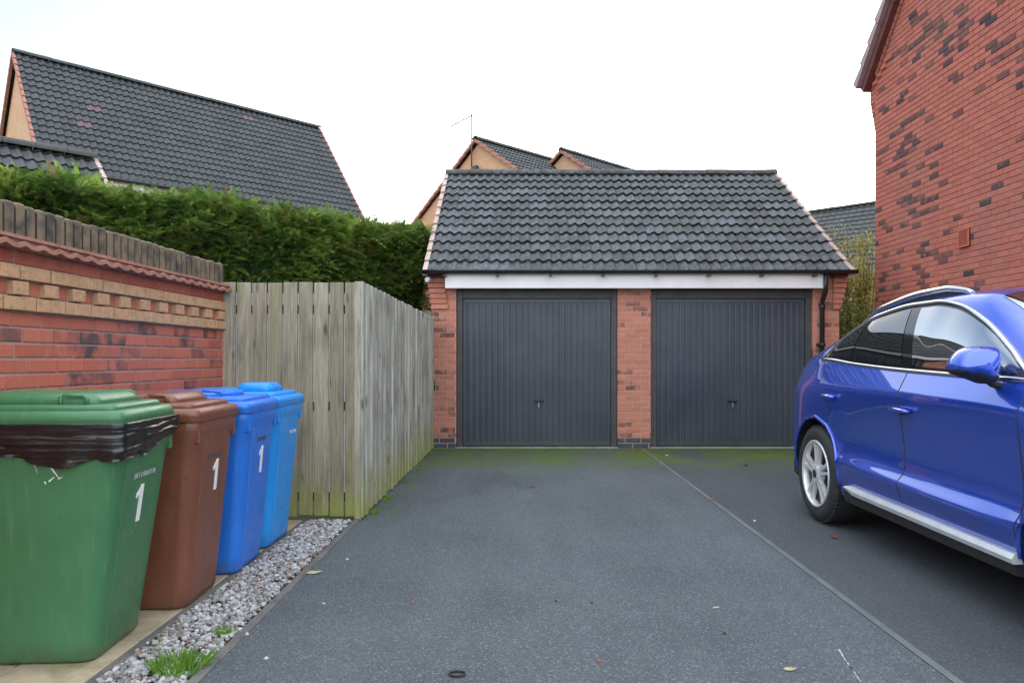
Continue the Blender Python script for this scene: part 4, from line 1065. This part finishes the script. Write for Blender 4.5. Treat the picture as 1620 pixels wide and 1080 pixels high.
# cut the wheel arches, then drop the cutter
mb = MB()
for u in (.98, 3.80):
    for sg in (-1, 1):
        ring = [(u+.435*math.cos(a), .385+.435*math.sin(a)) for a in [2*math.pi*i/56 for i in range(56)]]
        mb.loft([[W3(uu, .55, h, sg) for uu, h in ring], [W3(uu, 1.1, h, sg) for uu, h in ring]], 0, smooth=False)
cut = fix_normals(mb.build('arch_cutter', [MATTB])); cut.location = car.location*0
bo = body.modifiers.new('b', 'BOOLEAN'); bo.operation = 'DIFFERENCE'; bo.object = cut; bo.solver = 'EXACT'
try: bo.material_mode = 'TRANSFER'
except Exception: pass
bpy.context.view_layer.update(); dg = bpy.context.evaluated_depsgraph_get()
me = bpy.data.meshes.new_from_object(body.evaluated_get(dg)); body.modifiers.clear(); body.data = me; bpy.data.objects.remove(cut)
bm = bmesh.new(); bm.from_mesh(me)
for e in bm.edges:
    if len(e.link_faces) == 2:
        if e.calc_face_angle(0) > R(38) or e.link_faces[0].material_index != e.link_faces[1].material_index: e.smooth = False
for f in bm.faces: f.smooth = True
bm.to_mesh(me); bm.free()
def patch(mb, ul, ur, t0, t1, nu, nt_, d, side, mi=0, smooth=True, rim=0.0):
    """surface patch between u edges ul(f), ur(f) and lines t0..t1, f = 0..1 over t"""
    rows = []
    for j in range(nt_+1):
        f = j/nt_; t = t0+(t1-t0)*f; a, b = ul(f), ur(f)
        rows.append([S3(a+(b-a)*i/nu, t, side, d) for i in range(nu+1)])
    vs = [p for r in rows for p in r]; n = nu+1
    fs = [(j*n+i, j*n+i+1, (j+1)*n+i+1, (j+1)*n+i) for j in range(nt_) for i in range(nu)]
    if side > 0: fs = [f[::-1] for f in fs]
    mb.add(vs, fs, mi, (.5,0,0), smooth)
K = lambda v: (lambda f: v)
def tat(u, h): return min((abs(surf(u, t)[1]-h), t) for t in np.linspace(5.0, 5.95, 120))[1]
def lin(a, b): return lambda f: a+(b-a)*f
for side in (-1, 1):
    # doors: skins set 3 mm proud with dark shut lines round them
    def arch(f):                                                   # rear door's trailing edge follows the wheel arch
        z = .45+.85*f
        return 1.50 if z < .50 else (1.50-.56*min(1, ((z-.50)/.42))**1.5 if z < .95 else .94)
    rear_l = lambda f: [1.515, 1.505, 1.47, 1.42, 1.34, 1.235, 1.13, 1.075, 1.06, 1.055, 1.05][min(10, int(f*10))]*(1-(f*10-int(f*10)))+[1.515, 1.505, 1.47, 1.42, 1.34, 1.235, 1.13, 1.075, 1.06, 1.055, 1.05][min(10, int(f*10)+1)]*(f*10-int(f*10))
    for nm, ul, ur, hu, hz in (('rear', rear_l, lin(2.315, 2.235), 1.265, tat(1.265, 1.0)), ('front', lin(2.327, 2.247), lin(3.36, 3.34), 2.31, tat(2.31, .968))):
        mb = MB(); patch(mb, ul, ur, 3.06, 7.97, 34, 44, .0025, side); dr = mb.build('door', PAINT, car)
        for q in range(2):
            mb = MB()
            e = ul if q == 0 else ur
            pts = [S3(e(f)+(-.004 if q == 0 else .002), 3.06+4.91*f, side, .0012) for f in [i/40 for i in range(41)]]
            mb.tube(pts, .0027, 5, cap=False)
            mb.build('shut_line', MATTB, dr)
        mb = MB(); hw, hh = surf(hu, hz)
        c = W3(hu, hw+.034, hh, side)
        pts = [W3(hu-.105, hw+.010, hh+.002, side), W3(hu-.09, hw+.032, hh+.001, side), W3(hu-.03, hw+.038, hh, side), W3(hu+.05, hw+.038, hh-.002, side), W3(hu+.085, hw+.032, hh-.004, side), W3(hu+.10, hw+.008, hh-.006, side)]
        mb.tube(pts, [.012, .017, .019, .019, .017, .012], 10, flat=.8)
        mb.build('handle', PAINT, dr)
        mb = MB(); ring = []
        for i in range(20):
            a = 2*math.pi*i/20; uu = hu+.055*math.cos(a); w_, h_ = surf(uu, hz); ring.append(W3(uu, surf(uu, hz+.0)[0]+.0036, hh+.004+.034*math.sin(a), side))
        mb.add(ring, [tuple(range(20)) if side < 0 else tuple(reversed(range(20)))]); mb.build('handle_cup', GLOSSB, dr)
        mb = MB(); mb.tube([W3(hu-.085, hw+.051, hh+.009, side), W3(hu+.08, hw+.051, hh+.005, side)], .004, 6); mb.build('handle_strip', CHROME, dr)
    # glasshouse: black surround, panes, bright trim
    mb = MB(); patch(mb, K(.945), K(3.335), 8.0, 9.0, 90, 8, .0012, side); mb.build('window_surround', GLOSSB, car)
    def pane(nm, ul, ur, m, t0=8.07, t1=8.93):
        mb = MB(); patch(mb, ul, ur, t0, t1, 30, 12, .0035, side); return mb.build('window', m, car)
    pane('quarter', K(1.02), lin(1.435, 1.535), GLASS_D, 8.10, 8.88)
    pane('rear', lin(1.475, 1.59), lin(2.155, 2.045), GLASS_D)
    pane('front', lin(2.285, 2.16), K(3.28), GLASS, 8.07, 8.93)
    pts = [S3(u, 8.0, side, .003) for u in np.linspace(.94, 3.34, 70)]
    mb = MB(); mb.tube(pts, .016, 8, flat=.9); mb.build('window_trim', CHROME, car)
    pts = [S3(u, 9.0, side, .002) for u in np.linspace(.93, 3.35, 90)]
    mb = MB(); mb.tube(pts, .018, 8, flat=.9); mb.build('window_trim', CHROME, car)
    # roof rail
    pts = []; rr = []
    for i in range(41):
        f = i/40; u = 1.14+(2.50-1.14)*f; lift = .048*min(1, min(f, 1-f)*5.5)**.7
        a = surf(u, 10.12); pts.append(W3(u, a[0], a[1]+lift-.002, side)); rr.append(.016+.006*min(1, min(f, 1-f)*6))
    mb = MB(); mb.tube(pts, rr, 10, flat=1.0); 
    sk = [[p+Vector((0, 0, -.004)) for p in pts], [W3(1.14+(1.36)*i/40, surf(1.14+1.36*i/40, 10.12)[0], surf(1.14+1.36*i/40, 10.12)[1]-.004, side) for i in range(41)]]
    mb.build('roof_rail', CHROME, car)
    mb = MB(); mb.loft(sk, closed=False, cap0=False, cap1=False); mb.build('rail_base', MATTB, car)
    # sill strip and dark skirt beneath
    mb = MB(); loops = []
    for i in range(31):
        f = i/30; u = 1.56+(3.36-1.56)*f; w_ = .966; e = min(1, f*14); e2 = min(1, (1-f)*9)
        zb_, zt = .335-.012*f+.030*(1-e), .392-.022*f-.0*(1-e)
        if f < .03: zt -= .012
        loops.append([W3(u, w_-.06, zb_, side), W3(u, w_+.002, zb_, side), W3(u, w_+.010, (zb_+zt)/2, side), W3(u, w_-.004, zt, side), W3(u, w_-.06, zt, side)])
    mb.loft(loops, smooth=False); fix_normals(mb.build('sill_strip', SILVER, car))
    mb = MB(); loops = []
    for u in np.linspace(1.50, 3.34, 20): loops.append([W3(u, .86, .25, side), W3(u, .935, .262, side), W3(u, .952, .338, side), W3(u, .86, .338, side)])
    mb.loft(loops, smooth=False); fix_normals(mb.build('side_skirt', MATTB, car))
    # arch lips and wheels
    for uw in (.98, 3.80):
        mb = MB(); pts = []
        for i in range(41):
            a = R(-4+188*i/40); uu = uw+.438*math.cos(a); hh = .385+.438*math.sin(a)
            best = min((abs(surf(uu, t)[1]-hh), t) for t in np.linspace(2.0, 5.9, 160))[1]
            pts.append(S3(uu, best, side, .002))
        for _ in range(14):
            xs_ = [p.x for p in pts]
            for q in range(1, len(pts)-1): pts[q].x = (xs_[q-1]+2*xs_[q]+xs_[q+1])/4
        mb.tube(pts, .014, 8); mb.build('wheel_arch', PAINT, car)
        wc = W3(uw, .945, .377, side); ax = Vector((side, 0, 0))
        def ringp(r, d, n=56): return [wc+ax*d+Vector((0, r*math.cos(2*math.pi*i/n), r*math.sin(2*math.pi*i/n))) for i in range(n)]
        mb = MB(); mb.loft([ringp(.255, -.225), ringp(.33, -.235), ringp(.362, -.225), ringp(.375, -.20), ringp(.377, -.16), ringp(.3775, -.122), ringp(.377, -.08), ringp(.373, -.04), ringp(.362, -.018), ringp(.345, -.004), ringp(.32, .004), ringp(.29, .002), ringp(.268, -.006), ringp(.258, -.012), ringp(.25, -.03)], cap0=False, cap1=False)
        for d in (-.165, -.12, -.075):                             # tread grooves and shoulder blocks
            mb.loft([ringp(.3785, d-.004), ringp(.3785, d+.004)], cap0=False, cap1=False)
        for i in range(64):
            a = 2*math.pi*i/64; q = Matrix.Translation(wc) @ Matrix.Rotation(a, 4, 'X')
            mb.box((side*-.045-.020, -.012, .366), (side*-.045+.020, .012, .3795), 0, (.5,0,0), .002, q)
        whl = fix_normals(mb.build('wheel', TYRE, car))
        mb = MB(); mb.loft([ringp(.262, -.010), ringp(.262, -.002), ringp(.256, .003), ringp(.247, .000), ringp(.240, -.015), ringp(.236, -.045)], 0, cap0=False, cap1=False)
        mb.loft([ringp(.236, -.045), ringp(.225, -.16)], 2, cap0=False, cap1=False)
        mb.loft([ringp(.225, -.15), ringp(.05, -.14)], 1, cap0=False, cap1=True)
        for i in range(5):                                          # five twin spokes
            for sp_ in (-1, 1):
                a = 2*math.pi*i/5+R(0)
                q = Matrix.Translation(wc) @ Matrix.Rotation(a, 4, 'X')
                def P(r, w, d): return q @ Vector((side*d, w, r))
                i0 = sp_*.012; o0 = sp_*.040
                lo = []
                for r, c_, hw_, d_ in ((.03, i0*.8, .018, -.004), (.12, sp_*.021, .0135, -.012), (.19, sp_*.030, .0145, -.012), (.246, o0, .018, -.010)):
                    lo.append([P(r, c_-hw_, d_-.030), P(r, c_-hw_*.75, d_), P(r, c_+hw_*.75, d_), P(r, c_+hw_, d_-.030), P(r, c_, d_-.045)])
                mb.loft(lo, 0, smooth=False)
        mb.loft([ringp(.082, -.05, 30), ringp(.076, -.012, 30), ringp(.060, -.003, 30), ringp(.036, -.001, 30)], 0, smooth=False, cap0=False)
        mb.loft([ringp(.034, -.006, 24), ringp(.032, .004, 24), ringp(.022, .008, 24)], 1, cap0=False)
        for i in range(5):
            a = 2*math.pi*i/5+R(36); q = wc+ax*-.006+Vector((0, .050*math.sin(a), .050*math.cos(a))); mb.tube([q, q+ax*.006], .006, 6, 0)
        fix_normals(mb.build('rim', [RIMS, RIMD, RIMB], whl))
    # lamps
    mb = MB(); patch(mb, K(.045), lin(.26, .16), 7.1, 7.95, 10, 6, .004, side); mb.build('tail_lamp', LAMP_R, car)
    mb = MB(); patch(mb, lin(4.10, 4.2), K(4.60), 6.0, 7.9, 16, 8, .004, side); mb.build('headlight', LAMP_C, car)
    # door mirror
    mh = Vector((CARX+side*1.005, CARY-3.125, 1.252))
    fwd = Vector((0, -1, 0)); out = Vector((side, 0, 0)); mb = MB(); loops = []
    ol = [(.112,-.018),(.098,.022),(.060,.064),(.005,.088),(-.055,.094),(-.092,.086),(-.106,.058),(-.108,.010),(-.102,-.045),(-.088,-.088),(-.052,-.098),(0,-.080),(.055,-.060),(.098,-.044)]
    oc = []
    for q in range(len(ol)):
        p0, p1, p2, p3 = [np.array(ol[(q+e) % len(ol)]) for e in (-1, 0, 1, 2)]
        for f in (0, .33, .67): oc.append(.5*((2*p1)+(-p0+p2)*f+(2*p0-5*p1+4*p2-p3)*f*f+(-p0+3*p1-3*p2+p3)*f**3))
    for d_, sc in ((-.060, .95), (-.054, 1.0), (-.02, 1.0), (.025, .96), (.055, .90), (.074, .78), (.086, .58), (.095, .33), (.099, .10)):
        loops.append([mh+fwd*(d_)+out*(x*sc-.01*(1-sc))+UZ*(z*sc) for x, z in oc])
    mb.loft(loops, 0, smooth=True)
    for q, f in enumerate(mb.f):
        c = sum((Vector(mb.v[w]) for w in f), Vector())/len(f)-mh
        if c.z < -.046+.16*(c.dot(out)) or (len(f) > 6 and c.dot(fwd) < 0): mb.m[q] = 1
    mir = fix_normals(mb.build('mirror', [PAINT, MATTB], car))
    mb = MB(); mb.tube([mh+out*-.055+UZ*-.070+fwd*.0, mh+out*-.09+UZ*-.098, mh+out*-.135+UZ*-.112, mh+out*-.165+UZ*-.105], [.030, .034, .038, .034], 10, flat=.5); mb.build('mirror_arm', MATTB, mir)
    mb = MB(); lp = [mh-fwd*.0640+out*(.090*math.copysign(abs(math.cos(a))**.62, math.cos(a)))+UZ*(.072*math.copysign(abs(math.sin(a))**.62, math.sin(a))*(1-.28*max(0, math.cos(a)))) for a in [2*math.pi*i/24 for i in range(24)]]
    mb.add(lp, [tuple(range(24))]); mb.build('mirror_glass', GLASS, mir)
    mb = MB(); v = [S3(3.10, 8.05, side, .007), S3(3.315, 8.05, side, .007), S3(3.31, 8.5, side, .007), S3(3.10+.13, 8.75, side, .007)]
    mb.add(v, [(0, 1, 2, 3)]); mb.build('mirror_sail', MATTB, car)
# windscreen, rear screen
def screen(u0, u1, t0, m, nm, d=.003):
    mb = MB(); nu, n2 = 24, 10
    for side in (-1, 1): patch(mb, K(u0), K(u1), t0, 12, nu, n2, d, side)
    return mb.build(nm, m, car)
screen(2.80, 3.68, 10.10, GLASS, 'windscreen'); screen(.34, 1.30, 10.15, GLASS_D, 'rear_window')
mb = MB()
loops = []
for hw_, in [(x,) for x in np.linspace(-.66, .66, 17)]:
    zc_ = 1.315-.03*(hw_/.66)**2
    loops.append([Vector((CARX+hw_, CARY-.30, zc_+.010)), Vector((CARX+hw_, CARY-.16, zc_+.012)), Vector((CARX+hw_, CARY-.13+.10*(hw_/.66)**2*-.3, zc_-.004)), Vector((CARX+hw_, CARY-.20, zc_-.03))])
mb.loft(loops, smooth=True); fix_normals(mb.build('tail_spoiler', PAINT, car))
mb = MB(); mb.box((CARX-.78, CARY-.42, .22), (CARX+.78, CARY-.06, .42), b=.04); mb.box((CARX-.70, CARY-4.4, .20), (CARX+.70, CARY-.4, .26), b=.02); mb.build('underbody', MATTB, car)
mb = MB(); mb.box((CARX-.42, CARY-4.700, .42), (CARX+.42, CARY-4.62, .80), b=.03); mb.build('grille', MATTB, car)

# ================================================================== SMALL THINGS ON THE GROUND
def tuft(base, r, h, n, label, seed):
    rnd = random.Random(seed); mb = MB(); b = Vector(base)
    for i in range(n):
        a = rnd.uniform(0, 6.28); q = r*math.sqrt(rnd.random()); p = b+Vector((math.cos(a)*q, math.sin(a)*q, 0)); L = h*rnd.uniform(.5, 1.1)
        dr = Vector((math.cos(a)+rnd.gauss(0, .5), math.sin(a)+rnd.gauss(0, .5), 0))*L*.55*rnd.random(); s = Vector((-math.sin(a), math.cos(a), 0))*.0022
        m_ = p+dr*.4+UZ*L*.6; t_ = p+dr+UZ*L
        mb.add([p-s, p+s, m_+s*.8, t_, m_-s*.8], [(0, 1, 2, 3, 4)], 0, (rnd.random(), 0, 0))
    tag(mb.build('grass_tuft', GRASS), label, 'grass tuft')
tuft((-1.40, 3.03, -.005), .10, .075, 420, 'larger bright green grass tuft growing in the gravel nearest the camera', 1)
tuft((-1.37, 3.42, -.005), .035, .05, 110, 'small green grass tuft by the tarmac edge further up the gravel', 2)
tuft((-1.60, 3.30, -.005), .05, .03, 80, 'thin mossy tuft at the path side of the gravel beside the green bin', 4)
for i in range(16):
    yy = 6.0+i*.27+random.uniform(-.1, .1)
    if i in (0, 2, 3, 6, 9): tuft((-1.20+.028*(yy-5.87)/4.5, yy, .0), .03, random.uniform(.02, .05), 45, ['weeds at the near corner of the long fence', '', 'low green weeds against the foot of the long fence near its corner', 'sparse weed sprig at the fence foot a little past the corner', '', '', 'green weed sprig midway along the foot of the long fence', '', '', 'small weed sprig at the far half of the long fence foot'][i], 20+i)
mb = MB(); ring = []
for i in range(33): a = 2*math.pi*i/32; ring.append((-.255+.032*math.cos(a), 2.995+.024*math.sin(a), .006))
mb.tube(ring, .0045, 6, cap=False); tag(mb.build('rubber_ring', RUBBER), 'small black rubber ring lying on the tarmac in the foreground', 'ring')
def pix(x, y, z=0): s = (y-567)/(EYE-z); return ((x-823)/s, 1170/s, z)
LEAFB = pm('dead_leaf', (.16, .055, .02), (.10, .045, .02), 40, rough=.8); LEAFG = pm('pale_dead_leaf', (.42, .40, .26), (.30, .27, .14), 40, rough=.8)
PEB = pm('pale_pebble', (.55, .53, .50), (.38, .36, .34), 60, rough=.8); DARKP = pm('dark_pebble', (.02, .02, .02), (.035, .03, .03), 60, rough=.9); REDC = pm('brick_chip', (.35, .10, .07), (.24, .07, .05), 60, rough=.9)
def leaf(p, r, m, label, rot):
    mb = MB(); pts = [(-1, 0, .1), (-.5, .38, .25), (.2, .45, .2), (1, 0, .35), (.2, -.42, .05), (-.5, -.35, .02)]
    c, s = math.cos(rot), math.sin(rot)
    vs = [(p[0]+r*(x*c-y*s), p[1]+r*(x*s+y*c), p[2]+.004+r*z*.6) for x, y, z in pts]+[(p[0], p[1], p[2]+.004)]
    vs += [(x, y, z+.0015) for x, y, z in vs]
    n = 6; mb.add(vs, [(i, (i+1) % 6, 6) for i in range(6)]+[(7+(i+1) % 6, 7+i, 13) for i in range(6)]+[(i, 7+i, 7+(i+1) % 6, (i+1) % 6) for i in range(6)])
    tag(mb.build('fallen_leaf', m), label, 'leaf', 'litter scattered on the tarmac')
def peb(p, r, m, label, name='pebble'):
    mb = MB(); stone(mb, (p[0], p[1], r*.35), r); tag(mb.build(name, m), label, 'pebble', 'litter scattered on the tarmac')
leaf(pix(1130, 792), .045, LEAFB, 'reddish brown leaf on the right bay near the rear wheel', .4)
leaf(pix(1320, 850), .05, LEAFB, 'rust brown leaf lying beside the car in its shadow', 1.2)
leaf(pix(1133, 962), .020, LEAFG, 'tiny pale yellow leaf on the tarmac left of the seam', .2)
leaf(pix(1250, 1060), .028, LEAFG, 'narrow pale leaf at the front of the tarmac close to the seam', 0)
leaf(pix(842, 771), .04, LEAFB, 'dark thin leaf far up the left bay towards the garage', .1)
leaf(pix(497, 907), .05, LEAFG, 'limp straw coloured leaf at the tarmac edge by the gravel', .2)
for (x, y, r, m, l) in ((421, 1042, .011, PEB, 'white chip on the tarmac nearest the grass tuft'), (391, 1004, .012, PEB, 'grey pebble just over the tarmac edge by the gravel'), (512, 955, .009, PEB, 'pair of pale grit chips mid left bay'),
        (549, 885, .010, PEB, 'white chip beside the edging level with the sky blue bin'), (880, 951, .009, DARKP, 'black pebble in the middle of the left bay'), (936, 954, .008, DARKP, 'smaller black speck right of the black pebble'),
        (1146, 1002, .010, DARKP, 'dark pebble in the foreground near the seam'), (948, 1047, .010, REDC, 'red brick chip in the central foreground'), (653, 953, .010, REDC, 'red brick chip left of centre on the tarmac'),
        (1194, 825, .016, PEB, 'pale flat stone on the right bay left of the wheel'), (340, 1027, .014, PEB, 'white cobble on the path edge beside the gravel'), (1055, 721, .02, PEB, 'white stone by the garage pier at the seam'), (1180, 737, .02, DARKP, 'dark clod on the moss before the right door')):
    peb(pix(x, y), r, m, l)

mb = MB()
for (xa, ya, xb, yb, w) in ((1327, 1026, 1340, 1048, .010), (1339, 1046, 1352, 1062, .008), (1343, 1050, 1362, 1078, .006)):
    a, b = Vector(pix(xa, ya, .003)), Vector(pix(xb, yb, .003)); d = (b-a).normalized(); q = Vector((-d.y, d.x, 0))*w*.5
    mb.add([a-q, a+q, b+q*.4, b-q*.4], [(0, 3, 2, 1)])
tag(mb.build('chalk_mark', pm('chalk_scrape', (.55, .55, .54), (.22, .225, .23), 45, .4, .6, rough=.9)), 'thin white chalky scrape on the tarmac right of the seam in the foreground', 'scrape mark')
